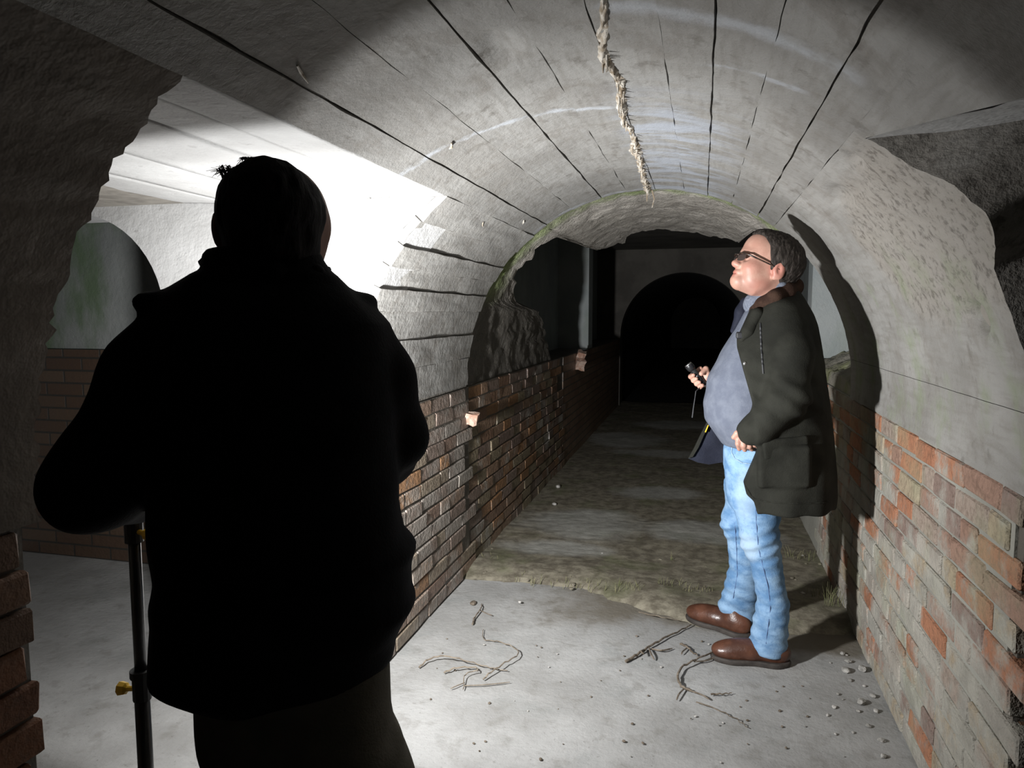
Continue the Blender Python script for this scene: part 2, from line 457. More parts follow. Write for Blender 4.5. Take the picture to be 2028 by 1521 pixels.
def right_edge(th):   # broken edge of the vault at the right opening
    th = np.asarray(th, float)
    return np.interp(th, [-5, 10, 16, 24, 27, 31, 34, 39, 44, 50.6, 52], [1.80, 1.79, 1.78, 1.79, 1.79, 1.69, 1.66, 1.71, 1.82, 1.86, 1.84])
def rough_right(T, Y):
    d = ((T - 34) / 18) ** 2 + ((Y - 2.1) / .66) ** 2
    n = fbm(np.stack([T * .12, Y * 6, T * 0], -1), 3)
    m = np.clip((1.05 - d + n * .6) / .5, 0, 1); m = m * m * (3 - 2 * m)
    fine = fbm(np.stack([T * .75, Y * 42, T * 0 + 5], -1), 3)
    pits = 0
    for (a, b, ra, rb, dep) in ((53.7, 2.10, 1.3, .035, .03), (49.6, 2.06, 1.6, .03, .02), (20.3, 2.0, 2.2, .05, .05), (42.5, 1.7, 1.5, .03, .03), (47, 2.45, 2.5, .1, .015)):
        pits = pits + dep * np.exp(-(((T - a) / ra) ** 2 + ((Y - b) / rb) ** 2) ** 2)
    return m * (.006 + .0045 * fine) + pits

# ---- ceiling: main vault
vault = shell('ceiling', 52, 128.3, YB, YE - .002, R + .016, M_BACK, None, step=.06, amp=0, skirt=.05)
tag(vault, 'board-marked concrete barrel vault over the passage', kind='structure')
TB = [52.4, 57.9, 66.1, 73.4, 80.2, 88.6, 97.0, 104.8, 114.1, 123.3, 128.6]
GAP = [.001, .0045, .0012, .003, .0014, .001, .002, .0045, .0025, .004, .0]
for i in range(len(TB) - 1):
    g0 = math.degrees(GAP[i] / 2 / R); g1 = math.degrees(GAP[i + 1] / 2 / R)
    pit = None
    if i == 6:
        pit = lambda T, Y: .014 * np.clip(1.2 - (((T - 101.5) / 2.6) ** 2 + ((Y - 1.66) / .11) ** 2) + .7 * fbm(np.stack([T * .6, Y * 20, T * 0], -1), 2), 0, 1)
    shell('panel', TB[i] + g0, TB[i + 1] - g1, YB, YE, R + (-.0015 if i % 2 else .001), M_VAULT, vault, step=.022, amp=.0018, jit=.0045, seed=i, edge=.0, rough=pit, skirt=.02)
# ---- right haunch
wr_up = shell('wall_right', -3, 52.3, lambda q: right_edge(q) + .06, YE - .002, R + .06, M_BACK, None, step=.06, amp=0, skirt=.04)
tag(wr_up, 'plastered concrete haunch above the right brick wall', kind='structure')
for (a, b, sd) in ((-3.2, 7.75, 31), (7.85, 52.35, 33)):
    shell('panel', a, b, right_edge, YE, R, M_HAUNCH_R, wr_up, step=.011, amp=.004, seed=33, rough=rough_right, skirt=.05, yskirt=.5)
# vault strip in front of the right opening (its soffit edge drops towards the camera)
def strip_lo(y): return np.interp(y, [-2.2, .45, 1.0, 1.3, 1.86], [52, 52, 40.5, 43.7, 50.6])
ys = np.linspace(.45, 1.86, 60); V = []; tcv = []
for y in ys:
    for s in np.linspace(0, 1, 8):
        th = strip_lo(y) + (52.6 - strip_lo(y)) * s
        rr = R + .004 * float(fbm(np.array([th * .4, y * 7, 2.0]), 2)) * s
        V.append(cyl(np.array(th), np.array(y), rr)); tcv.append((th, y, rr))
me = npmesh('panel', np.array(V), grid_faces(60, 8))
me.attributes.new('tc', 'FLOAT_VECTOR', 'POINT').data.foreach_set('vector', np.array(tcv, np.float32).ravel())
link('panel', me, M_VAULT, vault)

# ---- left haunch beyond the left opening
wl_up = shell('wall_left', 128.3, 183, YL1 + .05, YE - .002, R + .014, M_BACK, None, step=.06, amp=0, skirt=.03)
tag(wl_up, 'board-marked haunch above the left brick wall', kind='structure')
LB = [128.5, 136.1, 142.5, 147.8, 152.9, 158.4, 165.9, 173.5, 182.5]
for i in range(len(LB) - 1):
    shell('panel', LB[i] + .09, LB[i + 1] - .09, YL1, YE, R + (.0035 if i % 2 else -.003), M_HAUNCH_L, wl_up, step=.014, amp=.006, jit=.003, seed=40 + i, edge=.008, skirt=.03)
# ---- left near pier (camera side of the opening)
wl_near = shell('wall_left', 128.3, 183, YB, YL0 - .03, R + .02, M_BACK, None, step=.06, amp=0, skirt=.05)
tag(wl_near, 'dark rough concrete pier haunch nearest the camera', kind='structure')
for a, b in ((128.6, 150), (150, 168), (168, 183)):
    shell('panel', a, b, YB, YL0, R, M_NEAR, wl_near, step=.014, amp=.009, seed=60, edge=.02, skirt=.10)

# ---- masses behind the vault surfaces (jambs and side chamber walls)
def arc(t0, t1, n, r=R + .004): 
    return [(XC + r * math.cos(math.radians(a)), ZC + r * math.sin(math.radians(a))) for a in np.linspace(t0, t1, n)]
# left chamber back wall (faces the camera) with an arched doorway
DX, DZ, DR = -2.45, 1.44, .405
door = [(DX + DR * math.cos(a), DZ + DR * math.sin(a)) for a in np.linspace(0, math.pi / 2, 14)] + [(-3.35, DZ + DR)]
poly = [(XL - .004, 0), (XL - .004, ZC)] + arc(179, 128.6, 24) + [(-.862, 2.3), (-4.0, 2.3), (-4.0, 0), (-3.35, 0)] + door[::-1] + [(DX + DR, 0)]
wb = link('wall_back', prism('wall_back', poly, 1, YL1 + .004, YL1 + .26), M_SIDE)
tag(wb, 'pale concrete wall with arched doorway in the side chamber', kind='structure')
# chipped pits on that wall near the arris
# room behind the doorway
pts = [(-4.0, 0), (-4.0, 2.2), (-1.55, 2.2), (-1.55, 0)]
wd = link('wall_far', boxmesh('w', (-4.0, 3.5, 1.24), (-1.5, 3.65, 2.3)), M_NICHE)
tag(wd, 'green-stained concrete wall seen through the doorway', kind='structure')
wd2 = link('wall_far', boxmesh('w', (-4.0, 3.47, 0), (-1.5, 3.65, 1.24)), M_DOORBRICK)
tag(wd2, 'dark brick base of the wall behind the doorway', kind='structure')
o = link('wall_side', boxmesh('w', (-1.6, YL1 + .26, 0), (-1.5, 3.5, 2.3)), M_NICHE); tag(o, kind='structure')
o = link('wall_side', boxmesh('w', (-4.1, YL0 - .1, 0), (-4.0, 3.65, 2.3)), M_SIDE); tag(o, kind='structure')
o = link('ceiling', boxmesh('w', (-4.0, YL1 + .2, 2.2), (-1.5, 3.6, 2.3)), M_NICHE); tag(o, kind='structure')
# wall on the camera side of the left chamber
poly = [(XL - .02, 0), (XL - .02, ZC)] + arc(179, 128.6, 20, R + .02) + [(-.9, 2.3), (-4.0, 2.3), (-4.0, 0)]
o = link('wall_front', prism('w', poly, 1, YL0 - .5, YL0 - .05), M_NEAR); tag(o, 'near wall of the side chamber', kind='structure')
# side chamber ceiling with formwork boards
sc_ = link('ceiling', boxmesh('w', (-4.0, YL0 - .06, ZS + .014), (-.872, YL1 + .02, ZS + .16)), M_BACK)
tag(sc_, 'flat board-marked ceiling of the side chamber', kind='structure')
bx = [-.868, -1.005, -1.15, -1.445, -1.70, -2.0, -2.35, -2.7, -3.1, -3.6, -4.0]
for i in range(len(bx) - 1):
    g = .004
    n, m = 10, 40
    X, Yv = np.meshgrid(np.linspace(bx[i + 1] + g, bx[i] - (g if i else 0), n), np.linspace(YL0 - .05, YL1 + .01, m), indexing='ij')
    Zv = ZS + (.003 if i % 2 else 0) + .003 * fbm(np.stack([X * 6, Yv * 5, X * 0 + i], -1), 3) + np.clip(-X - 1.7, 0, 3) * .06
    X2, Y2, Z2 = np.pad(X, 1, 'edge'), np.pad(Yv, 1, 'edge'), np.pad(Zv, 1, 'edge')
    Z2[0] += .02; Z2[-1] += .02; Z2[:, 0] += .02; Z2[:, -1] += .02
    if i == 0:
        Y3 = Y2; Z2[-1] += .05
    link('panel', npmesh('panel', np.stack([X2, Y2, Z2], -1).reshape(-1, 3), grid_faces(*X2.shape)), M_SIDE, sc_)
# the slab edge hides behind ZS + slope at far left
# right jamb wall and soffit
z43 = ZC + R * math.sin(math.radians(43.7))
poly = [(XR + .006, 1.04), (XR + .006, ZC)] + arc(2, 50.2, 22, R + .03) + [(.36, 1.86), (3.2, 1.86), (3.2, 0), (XR + .07, 0), (XR + .07, 1.04)]
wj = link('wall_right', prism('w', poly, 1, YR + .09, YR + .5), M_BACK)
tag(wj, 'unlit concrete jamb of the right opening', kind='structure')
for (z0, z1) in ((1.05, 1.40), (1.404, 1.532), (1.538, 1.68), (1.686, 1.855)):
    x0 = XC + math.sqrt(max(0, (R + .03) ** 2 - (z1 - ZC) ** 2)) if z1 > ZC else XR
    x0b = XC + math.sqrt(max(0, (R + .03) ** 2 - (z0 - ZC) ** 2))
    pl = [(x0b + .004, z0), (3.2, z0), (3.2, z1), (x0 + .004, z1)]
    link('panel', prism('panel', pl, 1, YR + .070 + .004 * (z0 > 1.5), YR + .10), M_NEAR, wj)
V = []; nx = 12
for y in np.linspace(.45, 1.86, 30):
    for s in np.linspace(0, 1, nx):
        th = strip_lo(y); q = cyl(np.array(th), np.array(y), R)
        x = q[0] + (3.2 - q[0]) * s * s
        V.append((x, y, q[2] + .006 * float(fbm(np.array([x * 9, y * 9, 0.]), 2)) + (1.855 - q[2]) * min(1, s * 1.2)))
so = link('ceiling', npmesh('soffit', np.array(V), grid_faces(30, nx)), M_SIDE)
tag(so, 'rough soffit of the right opening', kind='structure')
o = link('wall_right', boxmesh('w', (3.2, .3, 0), (3.3, 2.3, 2.2)), M_NEAR); tag(o, kind='structure')
poly = [(XR + .01, 0), (XR + .01, ZC)] + arc(1, 52, 22, R + .01) + [(3.2, 1.87), (3.2, 0)]
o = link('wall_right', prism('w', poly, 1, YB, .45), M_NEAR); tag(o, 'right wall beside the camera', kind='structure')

# ---- floor
nx, ny = 150, 130
X, Yv = np.meshgrid(np.linspace(-4.1, 3.3, nx), np.linspace(YB, 3.95, ny), indexing='ij')
Zv = .006 * fbm(np.stack([X * 2, Yv * 2, X * 0], -1), 3) - .003
fl = link('floor', npmesh('floor', np.stack([X, Yv, Zv], -1).reshape(-1, 3), grid_faces(nx, ny)), M_FLOOR, smooth=True)
tag(fl, 'pale worn concrete floor slab', kind='structure')
nx, ny = 90, 260
X, Yv = np.meshgrid(np.linspace(XL - .05, XR + .05, nx), np.concatenate([np.linspace(3.1, 5.2, 170), np.linspace(5.22, 12, 90)]), indexing='ij')
edge = np.interp(X, [-1.3, -.6, -.3, 0, .35, .7], [3.74, 3.74, 3.60, 3.42, 3.42, 3.50])
n = fbm(np.stack([X * 5, Yv * 5, X * 0], -1), 4)
t = np.clip((Yv - edge + n * .10) / .22, -1, 1)
Zd = np.where(t > 0, .004 + .014 * np.minimum(1, t * 2), t * .05) + np.clip(t, 0, 1) * (.008 * n + .003 * fbm(np.stack([X * 24, Yv * 24, X * 0], -1), 2))
Zd += np.where((np.abs(Yv - edge - .2) < .3) & (t > 0), .018 * np.clip(1 - np.abs(Yv - edge - .2) / .3, 0, 1), 0)
Zd -= np.clip(Yv - 4.6, 0, .5) * .02
df = link('floor', npmesh('floor', np.stack([X, Yv, Zd], -1).reshape(-1, 3), grid_faces(nx, ny)), M_DIRT, smooth=True)
tag(df, 'damp dirt over the floor of the far passage', kind='structure')

# ---- far section: broken lining, chamber, end wall with arch
BT = [-3, 15, 32, 39, 50, 56, 60, 73, 90, 100, 107, 112, 120, 124.0, 124.6, 126, 135, 150, 156, 158.5, 165, 175, 184]
BY = [3.95, 3.93, 3.90, 4.02, 4.25, 4.6, 5.7, 6.1, 6.0, 5.95, 5.85, 6.15, 6.05, 5.6, 5.0, 4.42, 4.30, 4.42, 4.6, 5.4, 5.8, 6.1, 6.3]
f1 = lambda q: np.interp(q, BT, BY)
rgh = lambda T, Y: .022 * fbm(np.stack([T * .18, Y * 9, T * 0 + 9], -1), 4) + .05 * np.clip((Y - YE) / .6, 0, 1) * np.exp(-((T - 100) / 40) ** 2) * 0
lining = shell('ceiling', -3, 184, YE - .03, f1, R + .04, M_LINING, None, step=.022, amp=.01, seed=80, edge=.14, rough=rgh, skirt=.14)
tag(lining, 'broken mossy concrete lining behind the vault edge', kind='structure')
o = link('wall_left', boxmesh('w', (-1.72, YE, 1.0), (-1.60, YF, 2.5)), M_FARWALL); tag(o, 'plain plaster wall on the left of the far chamber', kind='structure')
o = link('wall_right', boxmesh('w', (1.06, YE, 1.0), (1.16, YF, 2.5)), M_FARWALL); tag(o, 'pale plaster wall behind the man in the far chamber', kind='structure')
o = link('wall_left', boxmesh('w', (-1.70, 8.3, 1.0), (XL - .02, 8.6, 2.45)), M_FARWALL); tag(o, 'greenish plaster return wall above the left ledge far down the passage', kind='structure')
o = link('wall_right', boxmesh('w', (XR + .01, 5.3, 1.0), (1.10, 5.5, 2.45)), M_FARWALL); tag(o, 'pale plaster return wall above the ledge behind the man', kind='structure')
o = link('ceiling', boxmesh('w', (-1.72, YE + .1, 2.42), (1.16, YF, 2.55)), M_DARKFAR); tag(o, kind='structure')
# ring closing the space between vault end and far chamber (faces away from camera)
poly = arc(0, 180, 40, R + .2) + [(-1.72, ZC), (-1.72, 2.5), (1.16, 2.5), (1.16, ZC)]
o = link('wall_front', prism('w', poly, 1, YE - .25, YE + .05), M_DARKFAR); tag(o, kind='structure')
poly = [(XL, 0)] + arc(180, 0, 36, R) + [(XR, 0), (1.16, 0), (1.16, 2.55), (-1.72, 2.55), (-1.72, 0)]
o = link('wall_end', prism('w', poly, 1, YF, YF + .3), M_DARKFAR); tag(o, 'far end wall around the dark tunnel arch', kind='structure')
me = shell('ceiling', -1, 181, YF + .2, YF + 20, R + .01, M_TUNNELDARK, None, step=.12, amp=.01, skirt=.02); tag(me, 'dark tunnel lining beyond the far arch', kind='structure')
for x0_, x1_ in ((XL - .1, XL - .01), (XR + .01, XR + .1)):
    o = link('wall_side', boxmesh('w', (x0_, YF + .2, -.05), (x1_, YF + 20, 1.15)), M_TUNNELDARK); tag(o, kind='structure')
o = link('floor', boxmesh('w', (-1.3, YF, -.1), (.8, YF + 20, -.02)), M_TUNNELDARK); tag(o, kind='structure')
o = link('wall_end', boxmesh('w', (-1.4, YF + 20, -.1), (.9, YF + 20.1, 2.3)), M_TUNNELDARK); tag(o, kind='structure')

# ---- brick walls
def brick_mesh(L, H, D, seed):
    rs = np.random.RandomState(seed)
    b = bmesh.new(); bmesh.ops.create_cube(b, size=1)
    for v in b.verts:
        v.co = Vector((v.co.x * D, v.co.y * L, v.co.z * H)) + Vector(rs.uniform(-.0025, .0025, 3))
    bmesh.ops.bevel(b, geom=list(b.edges), offset=.0055, segments=1, affect='EDGES')
    for v in b.verts: v.co += Vector(rs.uniform(-.0014, .0014, 3))
    me = bpy.data.meshes.new('brick'); b.to_mesh(me); b.free()
    return me
CH = .0746
def brick_set(mat):
    d = {}
    for nm, L in (('s', .2505), ('h', .1225), ('t', .1855)):
        d[nm] = []
        for k in range(4):
            me = brick_mesh(L, CH - .0085, .06, k + int(L * 1000)); me.materials.append(mat); d[nm].append(me)
    return d
def lay(parent, meshes, x, sgn, y0, y1, courses, pattern, z0=0.0, skip=(), proud=.004, rs=None, tw=.012):
    n = 0
    W = {'s': .257, 'h': .129, 't': .192}
    for c in range(courses):
        y = y0 + (0.0 if c % 2 else -.064) - rs.uniform(0, .03)
        k = 0
        seq = pattern(c, rs)
        while y < y1:
            ty = seq(k); w = W[ty]; k += 1
            if y + w * .5 > y0 and y + w * .6 < y1 + .05:
                yc, zc = y + w / 2, z0 + CH * (c + .5)
                if not any(a <= yc <= b and u <= zc <= v for a, b, u, v in skip):
                    o = bpy.data.objects.new('brick', meshes[ty][rs.randint(4)]); COL.objects.link(o)
                    o.parent = parent
                    o.location = (x + sgn * (.03 - rs.uniform(-.3, 1) * proud), yc, zc + rs.uniform(-.002, .002))
                    o.rotation_euler = (rs.uniform(-1, 1) * tw, rs.uniform(-1, 1) * tw * .8, rs.uniform(-1, 1) * tw * .8 + (math.pi if rs.rand() < .5 else 0))
                    n += 1
            y += w
    return n
rs = np.random.RandomState(5)
pat_cross = lambda c, r: (lambda k: 'h' if c % 2 else 's')
pat_mix = lambda c, r: (lambda k: 's' if r.rand() < .68 else ('h' if r.rand() < .6 else 't'))
# right wall
wr = link('wall_right', boxmesh('w', (XR + .005, YR + .07, -.02), (1.10, YF, 1.045)), M_MORTAR_R)
tag(wr, 'patched brick wall on the right with pale mortar wash', kind='structure')
SR = brick_set(M_BRICK_R)
nb = lay(wr, SR, XR, 1, YR + .03, 4.6, 14, pat_mix, rs=rs, proud=.004, tw=.02)
# left wall
wl = link('wall_left', joinmesh('w', [boxmesh('w', (-1.70, YL1 + .01, -.02), (XL - .006, YE + .02, 1.045)), boxmesh('w', (-1.70, YE + .02, -.02), (XL - .018, YF, 1.045))]), M_MORTAR_L)
tag(wl, 'damp brown brick wall along the left of the far passage', kind='structure')
SL = brick_set(M_BRICK_L)
SL2_ = brick_set(M_BRICK_LN)
lay(wl, SL2_, XL, -1, YL1 + .02, YE + .02, 14, pat_mix, rs=rs, proud=.004, tw=.014, skip=((3.70, 3.9, .15, .24),))
nb2 = lay(wl, SL, XL - .012, -1, YE + .03, 6.7, 14, pat_mix, rs=rs, proud=.005, tw=.018, skip=((6.5, 7.2, .75, 1.1),))
fb = link('far_brickwork', boxmesh('w', (XL - .04, 6.7, 0), (XL - .012, YF, 1.04)), M_FARBRICK, wl); fb['kind'] = 'stuff'
# near left pier bricks
wp = link('wall_left', boxmesh('w', (-1.8, YB, 0), (XL - .012, YL0 - .03, 1.045)), M_MORTAR_L)
tag(wp, 'brick base of the near left pier', kind='structure')
SP = brick_set(M_BRICK_P)
for c in range(14):
    y = YL0 - .015 - rs.uniform(0, .035)
    for k in range(3):
        ty, w = (('s', .257), ('h', .129))[int((k + c) % 3 == 0)]
        o = bpy.data.objects.new('brick', SP[ty][rs.randint(4)]); COL.objects.link(o); o.parent = wp
        o.location = (XL - .028 + rs.uniform(-.004, .006), y - w / 2, CH * (c + .5)); o.rotation_euler = (rs.uniform(-.02, .02), 0, rs.uniform(-.02, .02)); y -= w
# jamb end of the right wall
wje = link('wall_right', boxmesh('w', (XR + .012, YR + .035, 0), (1.6, YR + .4, 1.045)), M_MORTAR_L); tag(wje, 'brick end face of the right wall', kind='structure')
for c in range(14):
    x = XR + .02 + (.06 if c % 2 else 0)
    while x < 1.3:
        o = bpy.data.objects.new('brick', SP['s'][rs.randint(4)]); COL.objects.link(o); o.parent = wje
        o.location = (x + .125, YR + .045 + rs.uniform(-.008, .008), CH * (c + .5)); o.rotation_euler = (0, 0, math.pi / 2 + rs.uniform(-.04, .04)); x += .257

# ------------------------------------------------------------------ crack with calcite crust
path = [(86.3, 1.2), (86.3, 1.5), (88.6, 1.78), (88.8, 1.84), (87.6, 2.02), (88.9, 2.2), (89.6, 2.44), (88.9, 2.52), (89.7, 2.8), (90.0, 3.2), (90.3, 3.6), (90.4, 3.8)]
ys = np.linspace(1.2, 3.8, 330); th = np.interp(ys, [p[1] for p in path], [p[0] for p in path])
th = th + .5 * fbm(np.stack([ys * 8, ys * 0, ys * 0], -1), 3)
W = (.016 + .014 * fbm(np.stack([ys * 10, ys * 0 + 4, ys * 0], -1), 3)) * np.interp(ys, [1.2, 2.0, 2.4, 3.8], [.5, .8, 1, 1.5])
V = []
for i, y in enumerate(ys):
    for k in range(9):
        s = k / 4 - 1
        hgt = (1 - s * s) * (.012 + .016 * float(fbm(np.array([y * 30, s * 3, 1.]), 3)))
        V.append(cyl(np.array(th[i] + math.degrees(W[i] * s * (1 + .5 * float(fbm(np.array([y * 45, s * 2, 8.]), 2))) / R)), np.array(y), R - hgt + .004))
crust = link('calcite_crust', npmesh('crust', np.array(V), grid_faces(len(ys), 9)), M_CALC, vault)
rs2 = np.random.RandomState(3)
dr = []
for k in range(70):
    y = rs2.uniform(1.7, 3.8); t_ = np.interp(y, ys, th) + rs2.uniform(-.7, .5); q = cyl(np.array(t_), np.array(y), R - .008)
    L = rs2.uniform(.008, .03); dr.append(tubemesh('d', [q, q - np.array([0, 0, L])], [.004, .0012], 5))
for (dx, L, bend) in ((-.012, .055, 0), (.012, .085, .02)):
    q = cyl(np.array(90.3), np.array(3.79), R - .005) + np.array([dx, 0, 0])
    dr.append(tubemesh('d', [q, q + np.array([bend * .6, -.005, -L * .5]), q + np.array([bend * .1, -.005, -L])], [.004, .003, .002], 5))
d = link('calcite_drips', joinmesh('drips', dr), M_CALC, vault); d['kind'] = 'stuff'
# slivers of plaster on the boards
for (t_, y_, L, a_) in ((131.5, 3.0, .05, 20), (126.0, 3.42, .045, 15), (121.8, 1.34, .07, 40), (119.0, 2.1, .03, 0)):
    c0 = cyl(np.array(t_ - .6), np.array(y_ - L / 2), R - .004); c1 = cyl(np.array(t_ + .6), np.array(y_ + L / 2), R - .004); cm = (c0 + c1) / 2 + rng.uniform(-.004, .004, 3)
    link('plaster_sliver', tubemesh('sliver', [c0, cm, c1], [.002, .0042, .0015], 6), M_CALC, vault)

# ------------------------------------------------------------------ SDF modelling (sparse surface nets)
def smin(a, b, k):
    h = np.clip(.5 + .5 * (b - a) / k, 0, 1); return b + (a - b) * h - k * h * (1 - h)
def smax(a, b, k): return -smin(-a, -b, k)
class Sdf:
    def __init__(s): s.p = []; s.post = None
    def add(s, fn, c, r, k=.02, op='u'): s.p.append((fn, np.array(c, float), r, k, op)); return s
    def cap(s, a, b, ra, rb, k=.02, op='u'):
        a = np.array(a, float); b = np.array(b, float); ab = b - a; L2 = ab @ ab + 1e-12
        def fn(q):
            t = np.clip(((q - a) @ ab) / L2, 0, 1)
            return np.linalg.norm(q - (a + t[:, None] * ab), axis=1) - (ra + t * (rb - ra))
        return s.add(fn, (a + b) / 2, np.linalg.norm(ab) / 2 + max(ra, rb), k, op)
    def chain(s, pts, rads, k=.02):
        for i in range(len(pts) - 1): s.cap(pts[i], pts[i + 1], rads[i], rads[i + 1], k)
        return s
    def ell(s, c, r, Rm=None, k=.02, op='u'):
        c = np.array(c, float); r = np.array(r, float); Rm = np.eye(3) if Rm is None else np.asarray(Rm)
        def fn(q):
            w = (q - c) @ Rm; a = np.linalg.norm(w / r, axis=1); b = np.linalg.norm(w / (r * r), axis=1) + 1e-9
            return np.where(a < 1e-6, -min(r), a * (a - 1) / b)
        return s.add(fn, c, max(r), k, op)
    def box(s, c, hf, Rm=None, rd=.01, k=.02, op='u'):
        c = np.array(c, float); hf = np.array(hf, float); Rm = np.eye(3) if Rm is None else np.asarray(Rm)
        def fn(q):
            w = np.abs((q - c) @ Rm) - (hf - rd)
            return np.linalg.norm(np.maximum(w, 0), axis=1) + np.minimum(w.max(1), 0) - rd
        return s.add(fn, c, np.linalg.norm(hf), k, op)
    def prof(s, rows, k=.02, e=2.0, op='u'):
        """rows: (pxy, xl, xr, Yc, half depth): elliptical sections between pixel columns"""
        z = []; xc = []; a = []; yc = []; b = []
        for (py, xl, xr, Yc, hb) in rows:
            l = P(xl, py, Yc); r_ = P(xr, py, Yc)
            z.append((l[2] + r_[2]) / 2); xc.append((l[0] + r_[0]) / 2); a.append((r_[0] - l[0]) / 2); yc.append(Yc); b.append(hb)
        o = np.argsort(z); z, xc, a, yc, b = [np.array(v)[o] for v in (z, xc, a, yc, b)]
        zf = np.linspace(z[0], z[-1], 120)
        def smooth(v):
            w = np.interp(zf, z, v); ker = np.hanning(9); ker /= ker.sum()
            return np.convolve(np.pad(w, 4, 'edge'), ker, 'valid')
        XCv, Av, YCv, Bv = smooth(xc), smooth(a), smooth(yc), smooth(b)
        def fn(q):
            zz = q[:, 2]; A = np.interp(zz, zf, Av); B = np.interp(zz, zf, Bv)
            u = np.abs(q[:, 0] - np.interp(zz, zf, XCv)) / A; v = np.abs(q[:, 1] - np.interp(zz, zf, YCv)) / B
            d = ((u ** e + v ** e) ** (1 / e) - 1) * np.minimum(A, B)
            return smax(d, np.maximum(z[0] - zz, zz - z[-1]), .012)
        c = ((xc.min() + xc.max()) / 2, (yc.min() + yc.max()) / 2, (z[0] + z[-1]) / 2)
        rr = math.sqrt((z[-1] - z[0]) ** 2 / 4 + (a.max() + np.ptp(xc) / 2) ** 2 + (b.max() + np.ptp(yc) / 2) ** 2)
        return s.add(fn, c, rr, k, op)
    def prof2(s, rows, k=.02, e=2.0, op='u'):
        """like prof, for the person near the camera: sections square to the view direction"""
        t = Sdf()
        z = []; xc = []; a = []; yc = []; b = []
        for (py, xl, xr, Yc, hb) in rows:
            l = P2(xl, py, Yc); r_ = P2(xr, py, Yc)
            z.append((l[2] + r_[2]) / 2); xc.append(((l + r_) / 2) @ PU); a.append(np.linalg.norm(r_ - l) / 2 * .985); yc.append(((l + r_) / 2) @ PD); b.append(hb)
        o = np.argsort(z); z, xc, a, yc, b = [np.array(v)[o] for v in (z, xc, a, yc, b)]
        zf = np.linspace(z[0], z[-1], 140)
        f4 = [np.interp(zf, z, v) for v in (xc, a, yc, b)]
        def fn(q):
            zz = q[:, 2]; X_, A, Y_, B = [np.interp(zz, zf, v) for v in f4]
            u = np.abs(q @ PU - X_) / A; v = np.abs(q @ PD - Y_) / B
            d = ((u ** e + v ** e) ** (1 / e) - 1) * np.minimum(A, B)
            return smax(d, np.maximum(z[0] - zz, zz - z[-1]), .012)
        c = PU * (xc.min() + xc.max()) / 2 + PD * (yc.min() + yc.max()) / 2 + np.array([0, 0, (z[0] + z[-1]) / 2])
        rr = math.sqrt((z[-1] - z[0]) ** 2 / 4 + (a.max() + np.ptp(xc) / 2) ** 2 + (b.max() + np.ptp(yc) / 2) ** 2)
        return s.add(fn, c, rr, k, op)
    def ev(s, q, sel=None):
        d = np.full(len(q), 1e3)
        for (fn, c, r, k, op) in (s.p if sel is None else sel):
            v = fn(q)
            if op == 'u': d = np.where(d > 900, v, smin(d, v, k))
            elif op == 's': d = smax(d, -v, k)
            else: d = smax(d, v, k)
        if s.post is not None: d = s.post(q, d)
        return d
    def mesh(s, name, h, n=14):
        us = [p for p in s.p if p[4] == 'u']
        lo = np.min([p[1] - p[2] - .02 for p in us], 0); hi = np.max([p[1] + p[2] + .02 for p in us], 0)
        nb = np.ceil((hi - lo) / (h * n)).astype(int)
        N = nb * n + 3
        idx = np.stack(np.meshgrid(*[np.arange(k) for k in nb], indexing='ij'), -1).reshape(-1, 3)
        cen = lo + (idx * n + n / 2) * h
        hd = h * n * .87
        act = np.abs(s.ev(cen)) < hd * 1.7 + .03
        ids = []; pos = []; quads = []
        g = np.stack(np.meshgrid(*[np.arange(n + 2)] * 3, indexing='ij'), -1).reshape(-1, 3) - 1
        cor = [(a, b, c) for a in (0, 1) for b in (0, 1) for c in (0, 1)]
        edges = [(i, j) for i in range(8) for j in range(i + 1, 8) if sum(abs(np.array(cor[i]) - np.array(cor[j]))) == 1]
        m = n + 2
        gid = lambda I: ((I[..., 0] + 2) * (N[1] + 4) + I[..., 1] + 2) * (N[2] + 4) + I[..., 2] + 2
        for b, c in zip(idx[act], cen[act]):
            sel = [p for p in s.p if np.linalg.norm(p[1] - c) < p[2] + hd + p[3] + .01]
            if not any(p[4] == 'u' for p in sel): continue
            base = b * n
            D = s.ev(lo + (g + base) * h, sel).reshape(m, m, m)
            S = D < 0
            if S.all() or not S.any(): continue
            C = [D[x:x + m - 1, y:y + m - 1, z:z + m - 1] for (x, y, z) in cor]
            cs = sum((q < 0).astype(int) for q in C)
            I = np.argwhere((cs > 0) & (cs < 8))
            if len(I) == 0: continue
            vals = np.stack([q[I[:, 0], I[:, 1], I[:, 2]] for q in C], 1)
            acc = np.zeros((len(I), 3)); cnt = np.zeros(len(I))
            for (i, j) in edges:
                va, vb = vals[:, i], vals[:, j]; x = (va < 0) != (vb < 0)
                t = np.where(x, va / np.where(va == vb, 1, va - vb), 0)[:, None]
                pt = np.array(cor[i]) + t * (np.array(cor[j]) - np.array(cor[i]))
                acc += np.where(x[:, None], pt, 0); cnt += x
            gl = I - 1 + base
            pos.append(lo + (gl + acc / cnt[:, None]) * h); ids.append(gid(gl))
            for ax in range(3):
                o1, o2 = (ax + 1) % 3, (ax + 2) % 3
                sl = [slice(1, n + 1)] * 3; s2 = list(sl); s2[ax] = slice(2, n + 2)
                A_, B_ = S[tuple(sl)], S[tuple(s2)]
                E_ = np.argwhere(A_ != B_)
                if len(E_) == 0: continue
                fl_ = A_[E_[:, 0], E_[:, 1], E_[:, 2]]
                gE = E_ + base
                e1 = np.zeros(3, int); e1[o1] = 1; e2 = np.zeros(3, int); e2[o2] = 1
                q = np.stack([gid(gE - e1 - e2), gid(gE - e2), gid(gE), gid(gE - e1)], 1)
                q[~fl_] = q[~fl_][:, ::-1]
                quads.append(q)
